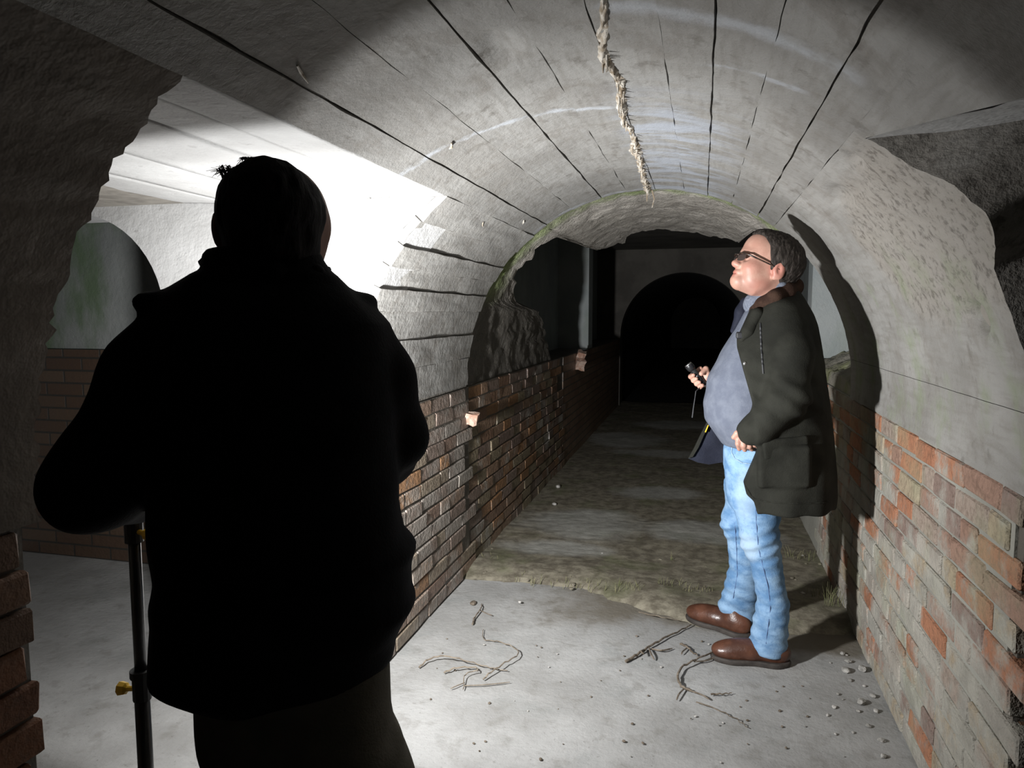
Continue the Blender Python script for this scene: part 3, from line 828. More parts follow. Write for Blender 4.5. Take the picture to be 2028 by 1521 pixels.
        ids = np.concatenate(ids); pos = np.concatenate(pos); quads = np.concatenate(quads)
        u, first = np.unique(ids, return_index=True)
        Q = np.searchsorted(u, quads); Q = np.clip(Q, 0, len(u) - 1)
        ok = (u[Q] == quads).all(1)
        return npmesh(name, pos[first], Q[ok])
def folds(scale, amp, seed=0):
    sc = np.array(scale, float)
    def post(q, d): return np.where(np.abs(d) < .08, d + amp * fbm(q * sc + seed, 2), d)
    return post
def frame(fwd, up):
    f = np.array(fwd, float); f /= np.linalg.norm(f); u = np.array(up, float); u -= f * (u @ f); u /= np.linalg.norm(u)
    return np.stack([f, np.cross(u, f), u], 1)   # columns forward, left, up

def mat_cloth(name, c1, c2, scale=12, rough=.9, bump=.25, weave=220):
    t = NT(name); p = t.pos()
    n = t.sstep(t.noise(p, scale, 4), .35, .68)
    t.bump(t.math('ADD', t.noise(p, weave, 2), t.math('MULTIPLY', t.noise(p, 30, 3), 1.5)), bump, .004)
    return t.out(t.mix(n, c1, c2), rough, .12)
HS = .96
HC = P(1522, 512, 3.12)
hp, hy = math.radians(20), math.radians(18)
HF = frame((-math.cos(hy) * math.cos(hp), -math.sin(hy) * math.cos(hp), math.sin(hp)), (0, 0, 1))
HF[:, 1] = -HF[:, 1] if HF[1, 1] > 0 else HF[:, 1]     # second axis = his left, towards the camera
def H(a, b, c): return HC + HS * (a * HF[:, 0] + b * HF[:, 1] + c * HF[:, 2])
def _skin():
    t = NT('skin'); p = t.pos()
    n = t.sstep(t.noise(p, 26, 4), .35, .68)
    c = t.mix(n, (.37, .195, .145), (.43, .25, .19))
    sp_ = t.sep(p)
    def red(q, r, k):
        d = 0
        for i in range(3):
            w = t.math('DIVIDE', t.math('SUBTRACT', sp_[i], float(q[i])), r); d = t.math('ADD', d, t.math('MULTIPLY', w, w))
        return t.math('MULTIPLY', t.math('SUBTRACT', 1.0, t.sstep(d, .1, 1.0)), k)
    m = red(H(.108, 0, -.107), .026, .75)
    for q in ((H(.122, 0, -.068), .026, .45), (H(-.02, .09, -.05), .045, .55), (H(.07, .05, -.07), .045, .3), (H(.02, .06, -.14), .06, .3)): m = t.math('MAXIMUM', m, red(*q))
    c = t.mix(m, c, (.36, .11, .085))
    # shaven shadow round the mouth and jaw
    c = t.mix(red(H(.06, .035, -.125), .05, .35), c, (.25, .16, .135))
    t.bump(t.noise(p, 160, 3), .12, .003)
    return t.out(c, .5, .4)
M_SKIN = _skin()
def mat_hair(name, a, b):
    t = NT(name); p = t.pos((60, 60, 14))
    n = t.noise(p, 2.2, 4, .7)
    t.bump(n, .7, .006)
    return t.out(t.mix(t.sstep(n, .35, .7), a, b), .7, .15)
M_HAIR = mat_hair('greying_brown_hair', (.010, .0075, .006), (.052, .043, .037))
M_HAIR2 = mat_hair('dark_hair', (.012, .011, .012), (.03, .028, .03))
M_JACKET = mat_cloth('dark_olive_waxed_cotton', (.012, .012, .0095), (.022, .022, .0175), 7, .85, .3)
M_CORD = mat_cloth('brown_corduroy', (.026, .014, .010), (.045, .025, .017), 30, .9, .5, 300)
M_LININGC = mat_cloth('navy_lining', (.008, .009, .016), (.016, .018, .029), 10, .7)
M_SWEATER = mat_cloth('blue_grey_knit', (.095, .105, .135), (.128, .140, .172), 20, .95, .35, 260)
M_RIB = mat_cloth('grey_rib_collar', (.10, .11, .14), (.15, .165, .20), 90, .95, .4, 300)
M_DARKCOAT = mat_cloth('black_coat_cloth', (.010, .010, .012), (.018, .018, .021), 9, .85, .3)
M_TROUSER = mat_cloth('dark_olive_trousers', (.16, .15, .12), (.23, .215, .175), 9, .9, .3)
def mat_jeans():
    t = NT('faded_blue_denim'); p = t.pos()
    n1 = t.noise(t.pos((1, 1, 1.6)), 9, 5, .6); n2 = t.noise(p, 45, 4, .7)
    c = t.mix(t.sstep(n1, .34, .66), (.085, .175, .31), (.21, .325, .465))
    c = t.mix(t.math('MULTIPLY', t.sstep(n2, .5, .7), .35), c, (.045, .10, .21))
    # worn pale patch at knee and thigh
    s = t.sep(p)
    def patch(q, r, k):
        d = 0
        for i in range(3):
            w = t.math('DIVIDE', t.math('SUBTRACT', s[i], float(q[i])), r[i]); d = t.math('ADD', d, t.math('MULTIPLY', w, w))
        return t.math('MULTIPLY', t.math('SUBTRACT', 1.0, t.sstep(d, .2, 1.2)), k)
    m = t.math('MAXIMUM', patch(P(1480, 1085, 3.06), (.05, .12, .075), .5), patch(P(1478, 975, 3.06), (.05, .15, .13), .4))
    c = t.mix(m, c, (.34, .42, .49))
    t.bump(t.math('ADD', t.noise(p, 280, 2), t.math('MULTIPLY', n2, 1.2)), .3, .004)
    return t.out(c, .9, .2)
M_JEANS = mat_jeans()
M_STITCH = mat_simple('dark_seam', (.06, .10, .2), (.1, .16, .3), 30, .9, .1)
M_STITCH2 = mat_simple('pale_seam', (.16, .24, .34), (.24, .33, .43), 30, .9, .1)
M_SHOE = mat_simple('brown_leather', (.055, .021, .012), (.095, .038, .022), 14, .36, .2, 50, spec=.5)
M_SOLE = mat_simple('dark_rubber_sole', (.03, .025, .022), (.05, .042, .036), 20, .7, .2)
M_METAL = mat_simple('chrome', (.6, .6, .6), (.7, .7, .7), 20, .25, .05, 60, .5, 1.0)
M_BLACK = mat_simple('black_anodised', (.008, .008, .009), (.014, .014, .015), 20, .35, .1, 60, .5)
M_BLACKP = mat_simple('matte_black_plastic', (.010, .010, .011), (.016, .016, .018), 20, .55, .1, 60, .4)
M_YELLOW = mat_simple('yellow_plastic', (.80, .47, .03), (.88, .54, .04), 20, .45, .1, 60, .4)
M_FRAME = mat_simple('tortoise_frame', (.012, .009, .008), (.05, .028, .018), 60, .3, .05, 60, .5)
M_LENS = mat_simple('brown_tinted_lens', (.030, .020, .018), (.045, .03, .026), 10, .12, .0, 60, .6)

# ------------------------------------------------------------------ the man in the waxed jacket
MY = 3.20
man = empty('person', tuple(PF(1500, 1290)))
tag(man, 'man in dark waxed jacket, grey sweater, jeans and sunglasses looking up', 'person')
mp = lambda name, me, m, par=None, sm=True: link(name, me, m, par or man, smooth=sm)

def hsub(ax): return ax
def Hell(s, a, b, c, r, k=.015, op='u', rot=None):
    Rm = HF if rot is None else HF @ rot
    return s.ell(H(a, b, c), np.array(r) * HS, Rm, k, op)
def rotb(deg):  # rotation in the a-c plane
    q = math.radians(deg); return np.array([[math.cos(q), 0, -math.sin(q)], [0, 1, 0], [math.sin(q), 0, math.cos(q)]])
def cranium(s, g=0.0, k=.03):
    Hell(s, -.018, 0, .018, (.116 + g, .086 + g, .088 + g), k)
    Hell(s, -.040, 0, -.01, (.098 + g, .082 + g, .085 + g), k)
    return s
body = Sdf()
cranium(body)
Hell(body, .030, 0, -.052, (.080, .068, .097), .025)
Hell(body, .060, 0, .02, (.050, .066, .062), .03)
Hell(body, .088, 0, -.012, (.026, .056, .016), .018)
Hell(body, .083, 0, -.128, (.034, .034, .026), .02)
for sg in (1, -1):
    Hell(body, .060, sg * .042, -.070, (.042, .032, .036), .02)
    Hell(body, .030, sg * .048, -.108, (.050, .028, .036), .02)
    Hell(body, .110, sg * .034, -.036, (.022, .020, .013), .012, 's')
    Hell(body, .088, sg * .033, -.036, (.014, .014, .013), .004)
    Hell(body, .111, sg * .013, -.072, (.013, .011, .010), .008)
body.cap(H(.106, 0, -.026), H(.121, 0, -.066), .009 * HS, .0145 * HS, .012)
Hell(body, .126, 0, -.068, (.014, .014, .0125), .008)
Hell(body, .100, 0, -.098, (.018, .028, .012), .012)
Hell(body, .107, 0, -.1005, (.010, .023, .0055), .004)
Hell(body, .105, 0, -.114, (.010, .020, .0065), .004)
Hell(body, .119, 0, -.1068, (.012, .026, .0022), .003, 's')
body.cap(H(.03, 0, -.12), H(.08, 0, -.138), .05 * HS, .026 * HS, .03)      # double chin
# ears
for sg in (1, -1):
    e = rotb(-12)
    Hell(body, -.026, sg * .090, -.046, (.025, .012, .041), .006, rot=e)
    Hell(body, -.021, sg * .103, -.046, (.010, .008, .020), .005, 's', rot=e)
    Hell(body, -.008, sg * .088, -.052, (.006, .009, .012), .004)
    Hell(body, -.020, sg * .086, -.080, (.010, .008, .010), .006)
# neck and trunk inside the clothes
SHL_, SHR_ = P(1562, 640, 3.03), P(1545, 645, 3.40)
nb_ = P(1545, 610, MY)
body.cap(H(-.012, 0, -.07), nb_, .064, .074, .03)
body.cap(nb_, P(1530, 640, MY), .06, .05, .03)
body.chain([P(1530, 640, MY), SHL_], [.05, .05], .02); body.chain([P(1530, 640, MY), SHR_], [.05, .05], .02)
# left arm (hidden in sleeve) and hand at the pocket
SHL, ELL_, WRL = P(1562, 640, 3.03), P(1560, 782, 2.97), P(1487, 850, 2.99)
body.chain([SHL, ELL_, WRL], [.04, .036, .030], .03)
lh = lambda x, y, Y: P(x, y, Y)
body.cap(WRL, lh(1468, 864, 2.985), .028, .024, .02)
body.cap(lh(1476, 862, 2.98), lh(1485, 872, 2.99), .026, .020, .02)
for pts, rr in ((((1462, 868, 2.97), (1462, 879, 2.965), (1464, 889, 2.98)), (.012, .0105, .009)),
                (((1471, 869, 2.968), (1473, 882, 2.962), (1475, 891, 2.975)), (.012, .0105, .009)),
                (((1480, 872, 2.972), (1484, 884, 2.968), (1489, 890, 2.985)), (.0115, .010, .009)),
                (((1486, 872, 2.98), (1494, 881, 2.975), (1501, 885, 2.99)), (.0105, .009, .008)),
                (((1472, 855, 2.975), (1460, 858, 2.965), (1453, 866, 2.97)), (.013, .011, .0095))):
    body.chain([lh(*q) for q in pts], rr, .006)
# right arm: forearm behind the belly, hand round the torch
SHR, ELR, WRR = P(1545, 645, 3.40), P(1500, 790, 3.48), P(1418, 758, 3.36)
body.chain([SHR, ELR, WRR], [.04, .036, .030], .03)
T0, T1 = P(1363.5, 723, 3.315), P(1396, 762, 3.325)      # torch axis: head end, tail end
tdir = (T1 - T0) / np.linalg.norm(T1 - T0)
body.cap(WRR, P(1400, 748, 3.35), .028, .024, .02)
body.ell(P(1398, 750, 3.352), (.034, .020, .038), None, .02)
tperp = np.cross(tdir, np.array([0, 1, 0.])); tperp /= np.linalg.norm(tperp)    # in the picture plane, roughly to lower left
if tperp[0] > 0: tperp = -tperp
ax = lambda t: T0 + (T1 - T0) * t
for i, (t, L) in enumerate(((.42, 1.0), (.60, 1.05), (.78, 1.0), (.95, .85))):
    a = ax(t)
    k0 = a + np.array([0.012, .034, 0.01]) - tperp * .012
    k1 = a + tperp * .026 * L + np.array([0, .022, 0])
    k2 = a + tperp * .025 * L + np.array([0, -.004, 0])
    k3 = a + tperp * .010 * L + np.array([0, -.021, 0])
    body.chain([k0, k1, k2, k3], [.0115, .0105, .0098, .0085], .005)
th0 = P(1403, 742, 3.335)
body.chain([P(1406, 752, 3.345), P(1398, 731, 3.325), P(1389, 740, 3.302)], [.015, .0125, .0105], .006)
mp('body', body.mesh('body', .0031), M_SKIN)

# hair
hair = Sdf(); cranium(hair, .0135)
Hell(hair, .045, 0, .075, (.050, .055, .030), .02)
def hpost(q, d):
    w = (q - HC) / HS; a = w @ HF[:, 0]; b = np.abs(w @ HF[:, 1]); c = w @ HF[:, 2]
    am = np.interp(c, [-.13, -.10, -.085, -.062, -.055, -.02, .005, .035, .06, .085, .12], [-.075, -.060, -.052, -.044, .004, .018, .030, .040, .062, .085, .105])
    am = am + np.where(c > .05, np.clip(.055 - b, 0, .05) * .6, 0)
    n = .0035 * fbm(np.stack([a * 120, b * 120, c * 40], -1), 2)
    d = smax(d + n, (a - am) * HS, .006)
    return smax(d, (-.098 - c) * HS, .01)
hair.post = hpost
mp('hair', hair.mesh('hair', .0033), M_HAIR)

# sunglasses
sg_root = None
def Hm(pts): return [H(*p) for p in pts]
gl = []
for s in (1, -1):
    gl.append(tubemesh('g', Hm([(.128, s * .010, -.030), (.128, s * .032, -.0255), (.119, s * .056, -.027), (.104, s * .073, -.029), (.06, s * .083, -.034), (.0, s * .092, -.040), (-.03, s * .094, -.046)]), [.0032, .0036, .0038, .0042, .0036, .003, .0025], 6))
gl.append(tubemesh('g', Hm([(.128, .012, -.031), (.131, 0, -.030), (.128, -.012, -.031)]), .0032, 6))
sgl = mp('sunglasses', joinmesh('sunglasses', gl), M_FRAME); sgl['label'] = 'dark framed sunglasses'
for s in (1, -1):
    V = []; n = 16
    for t_ in (0, 1):
        for k in range(n):
            an = 2 * math.pi * k / n; ex = .029 * math.copysign(abs(math.cos(an)) ** .75, math.cos(an)); ez = .0185 * math.copysign(abs(math.sin(an)) ** .75, math.sin(an))
            bb = .036 + ex
            V.append(H(.1275 - .0045 * ((bb - .01) / .05) ** 2 * 2.2 - t_ * .002, s * bb, -.0395 + ez))
    Fc = [tuple(range(n)), tuple(range(2 * n - 1, n - 1, -1))] + [(k, (k + 1) % n, n + (k + 1) % n, n + k) for k in range(n)]
    link('lens', fixn(pymesh('lens', V, Fc)), M_LENS, sgl)
for o_ in sgl.children: o_.matrix_parent_inverse = Matrix()

# sweater
sw = Sdf()
sw.prof([(592, 1500, 1560, 3.19, .08), (615, 1474, 1575, MY, .14), (640, 1463, 1585, MY, .165), (690, 1431, 1595, MY, .185), (750, 1401, 1600, MY, .2), (800, 1392, 1605, MY, .205), (832, 1396, 1605, MY, .205), (856, 1412, 1600, MY, .195), (880, 1429, 1590, MY, .185)], e=2.15)
sw.post = folds((5, 5, 16), .004, 3)
mp('sweater', sw.mesh('sweater', .0062), M_SWEATER)
cl = Sdf()
cl.cap(P(1490, 596, 3.14), P(1546, 568, 3.10), .030, .030, .03); cl.cap(P(1500, 600, 3.22), P(1550, 572, 3.2), .05, .055, .04)
cl.cap(P(1489, 606, 3.17), P(1500, 618, 3.16), .032, .05, .03)
def cpost(q, d): return d
mp('sweater_collar', cl.mesh('collar', .004), M_RIB)
nv = Sdf(); nv.cap(P(1478, 600, 3.20), P(1470, 618, 3.20), .026, .028, .02); nv.cap(P(1470, 618, 3.20), P(1452, 655, 3.21), .026, .012, .02)
mp('zip_placket', nv.mesh('placket', .004), M_LININGC)

# jeans
jn = Sdf()
jn.prof([(868, 1436, 1560, 3.2, .165), (900, 1432, 1570, 3.2, .17), (930, 1433, 1572, 3.2, .172), (965, 1436, 1566, 3.2, .165), (995, 1440, 1556, 3.2, .15)], e=2.3)
jn.prof([(950, 1452, 1566, 3.12, .085), (998, 1450, 1549, 3.115, .09), (1038, 1461, 1543, 3.11, .085), (1085, 1468, 1548, 3.11, .08), (1122, 1487, 1551, 3.11, .072), (1152, 1493, 1554, 3.11, .070), (1190, 1498, 1565, 3.11, .070), (1242, 1489, 1560, 3.11, .072), (1270, 1483, 1560, 3.11, .076), (1290, 1486, 1559, 3.11, .076)], k=.03)
jn.prof([(950, 1434, 1540, 3.29, .085), (1000, 1436, 1526, 3.31, .088), (1041, 1425, 1514, 3.33, .085), (1071, 1440, 1509, 3.34, .078), (1130, 1443, 1508, 3.36, .070), (1170, 1433, 1506, 3.38, .070), (1205, 1421, 1502, 3.40, .072), (1222, 1428, 1498, 3.40, .070), (1238, 1446, 1492, 3.40, .062)], k=.03)
def jpost(q, d):
    f = .006 * fbm(q * np.array([9, 9, 26.]) + 4, 4) + .003 * np.sin(q[:, 2] * 110 + q[:, 0] * 40 + 2 * fbm(q * 8, 2)) * np.clip((.45 - q[:, 2]) * 4, 0, 1)
    f = f + .004 * np.sin(q[:, 2] * 120 - q[:, 0] * 55) * np.exp(-((q[:, 2] - .50) / .07) ** 2)
    return np.where(np.abs(d) < .08, d + f, d)
jn.post = jpost
jeans = mp('jeans', jn.mesh('jeans', .0055), M_JEANS)

def surf(S, x, y, Y0=2.7, Y1=3.6, off=.002):
    """first hit of the camera ray through a pixel with an SDF"""
    q = np.array([P(x, y, Y) for Y in np.linspace(Y0, Y1, 240)]); d = S.ev(q); i = np.argmax(d < off)
    return q[i] if (d < off).any() else P(x, y, (Y0 + Y1) / 2)
def seam(S, px, r, m, par, name='seam', n=24):
    px = np.array(px, float); t = np.linspace(0, len(px) - 1, n)
    xs = np.interp(t, np.arange(len(px)), px[:, 0]); ys_ = np.interp(t, np.arange(len(px)), px[:, 1])
    o = link(name, tubemesh(name, [surf(S, a, b) for a, b in zip(xs, ys_)], r, 5), m, par); o.matrix_parent_inverse = Matrix(); return o
seam(jn, [(1450, 884), (1449, 896), (1455, 908), (1470, 917), (1488, 919)], .003, M_STITCH2, jeans, 'pocket_seam')
seam(jn, [(1497, 1000), (1498, 1040), (1502, 1085), (1512, 1125), (1522, 1165), (1526, 1205), (1520, 1250), (1517, 1275)], .0018, M_STITCH, jeans)
seam(jn, [(1455, 1035), (1459, 1090), (1460, 1140), (1452, 1185)], .0016, M_STITCH, jeans)

# shoes
def shoe(toe, heel, name):
    toe = np.array(toe); heel = np.array(heel); ax = toe - heel; L = np.linalg.norm(ax); ax /= L
    Rm = frame(ax, (0, 0, 1)); w = lambda a, b, c: heel + Rm @ np.array([a * L, b, c])
    u = Sdf()
    u.ell(w(.80, 0, .040), (.20 * L, .050, .036), Rm, .02); u.ell(w(.55, 0, .050), (.30 * L, .052, .046), Rm, .03)
    u.ell(w(.20, 0, .050), (.20 * L, .043, .052), Rm, .03); u.cap(w(.26, 0, .07), w(.26, 0, .105), .040, .036, .03)
    u.box(w(.5, 0, -.03), (L, .2, .045), Rm, .001, .003, 's')
    up = mp(name, u.mesh(name, .0042), M_SHOE)
    s = Sdf()
    s.ell(w(.74, 0, .012), (.27 * L, .056, .04), Rm, .02); s.ell(w(.22, 0, .012), (.225 * L, .047, .04), Rm, .02); s.box(w(.45, 0, .01), (.3 * L, .042, .03), Rm, .01, .03)
    s.box(w(.5, 0, .2), (L, .2, .178), Rm, .001, .003, 's'); s.box(w(.5, 0, -.1), (L, .2, .098), Rm, .001, .003, 's')
    so = link('sole', s.mesh('sole', .0045), M_SOLE, up, smooth=True); so.matrix_parent_inverse = Matrix()
shoe(PF(1408, 1302), PF(1566, 1318), 'shoe')
shoe(PF(1361, 1222), PF(1487, 1264), 'shoe')

# waxed jacket
jk = Sdf()
jk.prof([(574, 1522, 1582, 3.2, .085), (598, 1492, 1597, 3.2, .15), (622, 1465, 1611, 3.2, .19), (650, 1450, 1620, 3.2, .212), (690, 1424, 1628, 3.2, .225), (750, 1394, 1636, 3.2, .232), (810, 1386, 1643, 3.2, .238), (850, 1398, 1648, 3.2, .242), (880, 1420, 1650, 3.2, .243), (930, 1424, 1653, 3.2, .246), (975, 1426, 1653, 3.2, .248), (994, 1428, 1651, 3.2, .248)], e=2.3)
jk.chain([P(1552, 632, 3.06), P(1568, 700, 2.985), P(1562, 785, 2.95), P(1500, 845, 2.965), P(1484, 857, 2.975)], [.082, .078, .074, .058, .050], .035)
jk.chain([P(1545, 640, 3.36), P(1530, 720, 3.44), P(1500, 790, 3.47)], [.085, .075, .07], .035)
# patch pocket with bellows
jk.box(P(1553, 925, 2.962), (.098, .020, .085), frame((1, .06, .05), (0, 0, 1)), .018, .012)
# front opening: everything in front of the placket line is cut away
pz = np.array([P(x, y, 3.0)[[0, 2]] for x, y in ((1500, 560), (1489, 612), (1476, 640), (1461, 672), (1461, 690), (1474, 740), (1488, 790), (1497, 830), (1500, 860), (1497, 900), (1482, 935), (1473, 958), (1478, 978), (1492, 990), (1498, 1010))])
o_ = np.argsort(pz[:, 1]); pzx, pzz = pz[o_, 0], pz[o_, 1]
arm_only = Sdf().chain([P(1562, 785, 2.95), P(1500, 845, 2.965), P(1484, 857, 2.975)], [.074, .058, .050], .035)
def jkpost(q, d):
    n = .007 * fbm(q * np.array([6, 6, 9.]) + 2, 3)
    dn = fbm(q * 9 + 7, 2)
    # sleeve wrinkles
    n = n + .006 * np.sin((q[:, 2] * .8 + q[:, 0] * .6) * 75 + 3 * dn) * np.exp(-((q[:, 2] - 1.12) / .10) ** 2) * (q[:, 1] < 3.08)
    # hem drape
    n = n + .004 * np.sin(q[:, 0] * 42 + q[:, 1] * 18) * np.clip((.98 - q[:, 2]) * 3.5, 0, 1)
    d = np.where(np.abs(d) < .09, d + n, d)
    cut = np.interp(q[:, 2], pzz, pzx) - q[:, 0]
    d2 = smax(d, cut + np.clip((q[:, 1] - 3.2) * 2, 0, .3), .006)
    return smin(d2, np.maximum(arm_only.ev(q) + n, -.2), .02)
jk.post = jkpost
jacket = mp('jacket', jk.mesh('jacket', .0066), M_JACKET); jacket['label'] = 'dark olive waxed jacket'
def sub(name, me, m, par=None, sm=True):
    o = link(name, me, m, par or jacket, smooth=sm); o.matrix_parent_inverse = Matrix(); return o
# corduroy collar
cc = Sdf()
for dz_, k_ in ((0, 1.0), (.018, .8)):
    cc.chain([P(1491, 620, 3.12) + np.array([0, 0, dz_]), P(1510, 608, 3.07) + np.array([0, 0, dz_]), P(1535, 594, 3.05) + np.array([0, .005, dz_]), P(1560, 580, 3.09) + np.array([0, .01, dz_]), P(1576, 572, 3.19) + np.array([0, 0, dz_])], [.012 * k_, .018 * k_, .020 * k_, .020 * k_, .020 * k_], .03)
    cc.chain([P(1576, 572, 3.19) + np.array([0, 0, dz_]), P(1566, 576, 3.29) + np.array([0, 0, dz_]), P(1540, 590, 3.34) + np.array([0, 0, dz_])], [.02 * k_, .02 * k_, .018 * k_], .03)
cc.box(P(1500, 640, 3.0), (.2, .3, .04), None, .01, .01, 's') if False else None
sub('collar', cc.mesh('collar', .0046), M_CORD)
# lapel flap and storm placket
fl2 = Sdf(); 
lp = [surf(jk, x, y) for x, y in ((1500, 622), (1482, 655), (1470, 672))]
fl2.chain(lp, [.026, .022, .012], .02)
sub('lapel', fl2.mesh('lapel', .0046), M_JACKET)
tb = Sdf(); q = surf(jk, 1474, 664); tb.box(q + np.array([-.006, -.006, 0]), (.026, .008, .014), None, .006, .01)
sub('collar_strap', tb.mesh('strap', .004), M_BLACKP)
b_ = bmesh.new(); bmesh.ops.create_uvsphere(b_, u_segments=12, v_segments=8, radius=.0085); me = bpy.data.meshes.new('button'); b_.to_mesh(me); b_.free()
bt = sub('button', me, M_METAL); bt.location = surf(jk, 1475, 720)
# pocket flap
pf = Sdf(); 
pa, pb = surf(jk, 1510, 886), surf(jk, 1600, 876)
pf.box((pa + pb) / 2 + np.array([0, .004, -.012]), (np.linalg.norm(pb - pa) / 2, .016, .04), frame(pb - pa, (0, 0, 1)), .01, .01)
pf.post = folds((14, 14, 8), .006, 1)
sub('pocket_flap', pf.mesh('flap', .005), M_JACKET)
seam(jk, [(1506, 640), (1508, 690), (1512, 740)], .004, M_BLACKP, jacket, 'front_seam')
seam(jk, [(1476, 962), (1490, 986), (1520, 994), (1560, 997), (1600, 997), (1640, 995)], .003, M_JACKET, jacket, 'hem')
# far front panel, navy lining showing, with brass zip
def slab(pts, Y, th, name, m, par, curve=.0):
    n = len(pts); a = [P(x, y, Y + (curve * (i % 2))) for i, (x, y) in enumerate(pts)]
    b = bmesh.new(); v0 = [b.verts.new(p) for p in a]; v1 = [b.verts.new(p + np.array([0.0, th, 0])) for p in a]
    b.faces.new(v0); b.faces.new(v1[::-1])
    for i in range(n): b.faces.new((v0[i], v0[(i + 1) % n], v1[(i + 1) % n], v1[i]))
    bmesh.ops.triangulate(b, faces=list(b.faces)); bmesh.ops.recalc_face_normals(b, faces=b.faces)
    me = bpy.data.meshes.new(name); b.to_mesh(me); b.free(); return sub(name, me, m, par, False)
slab([(1403, 830), (1388, 862), (1376, 888), (1363, 908), (1382, 916), (1404, 920), (1440, 914), (1452, 870), (1450, 835)], 3.37, .02, 'lining_panel', M_LININGC, jacket)
slab([(1399, 838), (1386, 864), (1374, 889), (1363, 908), (1372, 905), (1384, 885), (1394, 862), (1408, 836)], 3.35, .025, 'front_facing', M_JACKET, jacket)
sub('zip', tubemesh('zip', [P(1403, 842, 3.345), P(1397, 856, 3.345)], .003, 5), M_YELLOW)

# torch held in the far hand, with wrist strap
tor = empty('flashlight', tuple(ax(.5)))
tag(tor, 'small black flashlight with wrist strap in the man\'s hand', 'flashlight')
link('barrel', tubemesh('barrel', [ax(.22), ax(1.0)], .0135, 14), M_BLACK, tor, True)
hd = link('head', tubemesh('head', [ax(-.02), ax(.03), ax(.18), ax(.26)], [.0175, .019, .0185, .0135], 16), M_BLACK, tor, True)
lr = link('lens_ring', tubemesh('ring', [ax(-.045), ax(-.02)], [.0165, .0175], 16), M_METAL, tor)
link('tail_button', tubemesh('tail', [ax(1.0), ax(1.05)], [.010, .008], 10), M_METAL, tor)
link('strap', tubemesh('strap', [P(1390, 764, 3.315), P(1378, 775, 3.30), P(1376, 790, 3.305), P(1373, 810, 3.305), P(1371, 827, 3.305)], [.0022, .0025, .0025, .003, .0035], 6), M_BLACKP, tor)

# ------------------------------------------------------------------ the silhouetted person in the black coat
PY = 1.04
GA = YAW + math.atan((CX - 545) / F)                       # view direction towards the person, in plan
PD = np.array([-math.sin(GA), math.cos(GA), 0.0]); PU = np.array([math.cos(GA), math.sin(GA), 0.0])
PIV = PY / math.cos(GA)
def P2(x, y, Y):
    d = (x - CX) / F * _r - (y - CY) / F * _u + _f
    return CAM + ((PIV + Y - PY) / (d @ PD)) * d
pe = empty('person', (float(P2(560, 900, PY)[0]), float(P2(560, 900, PY)[1]), 0))
tag(pe, 'person in black coat seen from behind, silhouetted against the lamp', 'person')
pp = lambda name, me, m, par=None: link(name, me, m, par or pe, smooth=True)
b2 = Sdf()
hc = P2(540, 410, PY)
b2.ell(hc + np.array([0, .01, -.01]), (.075, .095, .080), None, .03)
b2.ell(hc + np.array([-.004, .05, -.05]), (.060, .055, .07), None, .03)
b2.cap(hc + np.array([0, -.01, -.06]), P2(535, 560, PY), .060, .066, .03)
b2.ell(P2(640, 450, PY + .01), (.010, .018, .030), None, .006); b2.ell(P2(436, 452, PY + .01), (.010, .018, .030), None, .006)
b2.cap(P2(535, 580, PY), P2(540, 640, PY), .07, .06, .05)
SL2, EL2, WL2 = P2(330, 690, PY), P2(185, 950, PY + .02), P2(340, 960, PY + .26)
SR2, ER2, WR2 = P2(715, 710, PY), P2(775, 880, PY + .03), P2(660, 900, PY + .26)
for ch in ((SL2, EL2, WL2), (SR2, ER2, WR2)):
    b2.chain([P2(535, 620, PY), ch[0], ch[1], ch[2]], [.045, .035, .03, .026], .03)
    dirn = PD * .06 + PU * (0.02 if ch[0] is SL2 else -.02)
    b2.cap(ch[2], ch[2] + dirn, .030, .026, .02)
    for i, f_ in enumerate((-.022, -.007, .008, .022)):
        k0 = ch[2] + dirn + np.array([0, 0, f_]); sx = 1 if ch[0] is SL2 else -1
        b2.chain([k0, k0 + np.array([sx * .012, .035, 0]), k0 + np.array([sx * .034, .045, 0]), k0 + np.array([sx * .05, .03, 0])], [.0105, .0095, .009, .008], .005)
    b2.chain([ch[2] + dirn * .3 + np.array([0, 0, .02]), ch[2] + dirn + np.array([0.02 * sx, 0, .04]), ch[2] + dirn + np.array([.035 * sx, .02, .045])], [.013, .011, .009], .006)
pp('body', b2.mesh('body', .0055), M_SKIN)
h2 = Sdf()
hrow = [(311, 492, 548, PY, .055), (320, 478, 578, PY, .085), (340, 450, 606, PY, .100), (365, 434, 628, PY, .108), (400, 426, 646, PY, .112), (425, 425, 648, PY, .112), (450, 428, 642, PY, .105), (475, 436, 637, PY - .01, .09), (505, 442, 634, PY - .02, .075), (525, 450, 630, PY - .02, .065)]
h2.prof2([(620 + (r_[0] - 620) * .965,) + r_[1:] for r_ in hrow], e=2.1)
def h2post(q, d): return np.where(np.abs(d) < .06, d + .004 * fbm(q * np.array([70, 70, 25.]), 2), d)
h2.post = h2post
hr2 = pp('hair', h2.mesh('hair', .0042), M_HAIR2)
tuf = []
for k in range(46):
    x0 = random.uniform(440, 480); a = P2(x0, 348 + (480 - x0) * .2, PY + random.uniform(-.03, .03)); 
    c1 = P2(x0 - random.uniform(4, 16), random.uniform(326, 338), PY); c2 = P2(x0 - random.uniform(14, 34), random.uniform(328, 352), PY)
    tuf.append(tubemesh('t', [a, c1, c2], [.0009, .0007, .0003], 4))
for k in range(24):
    x0 = random.uniform(485, 530); a = P2(x0, 320, PY + random.uniform(-.03, .03))
    tuf.append(tubemesh('t', [a, P2(x0 - 6, 311, PY), P2(x0 - random.uniform(10, 24), random.uniform(312, 330), PY)], [.0009, .0007, .0003], 4))
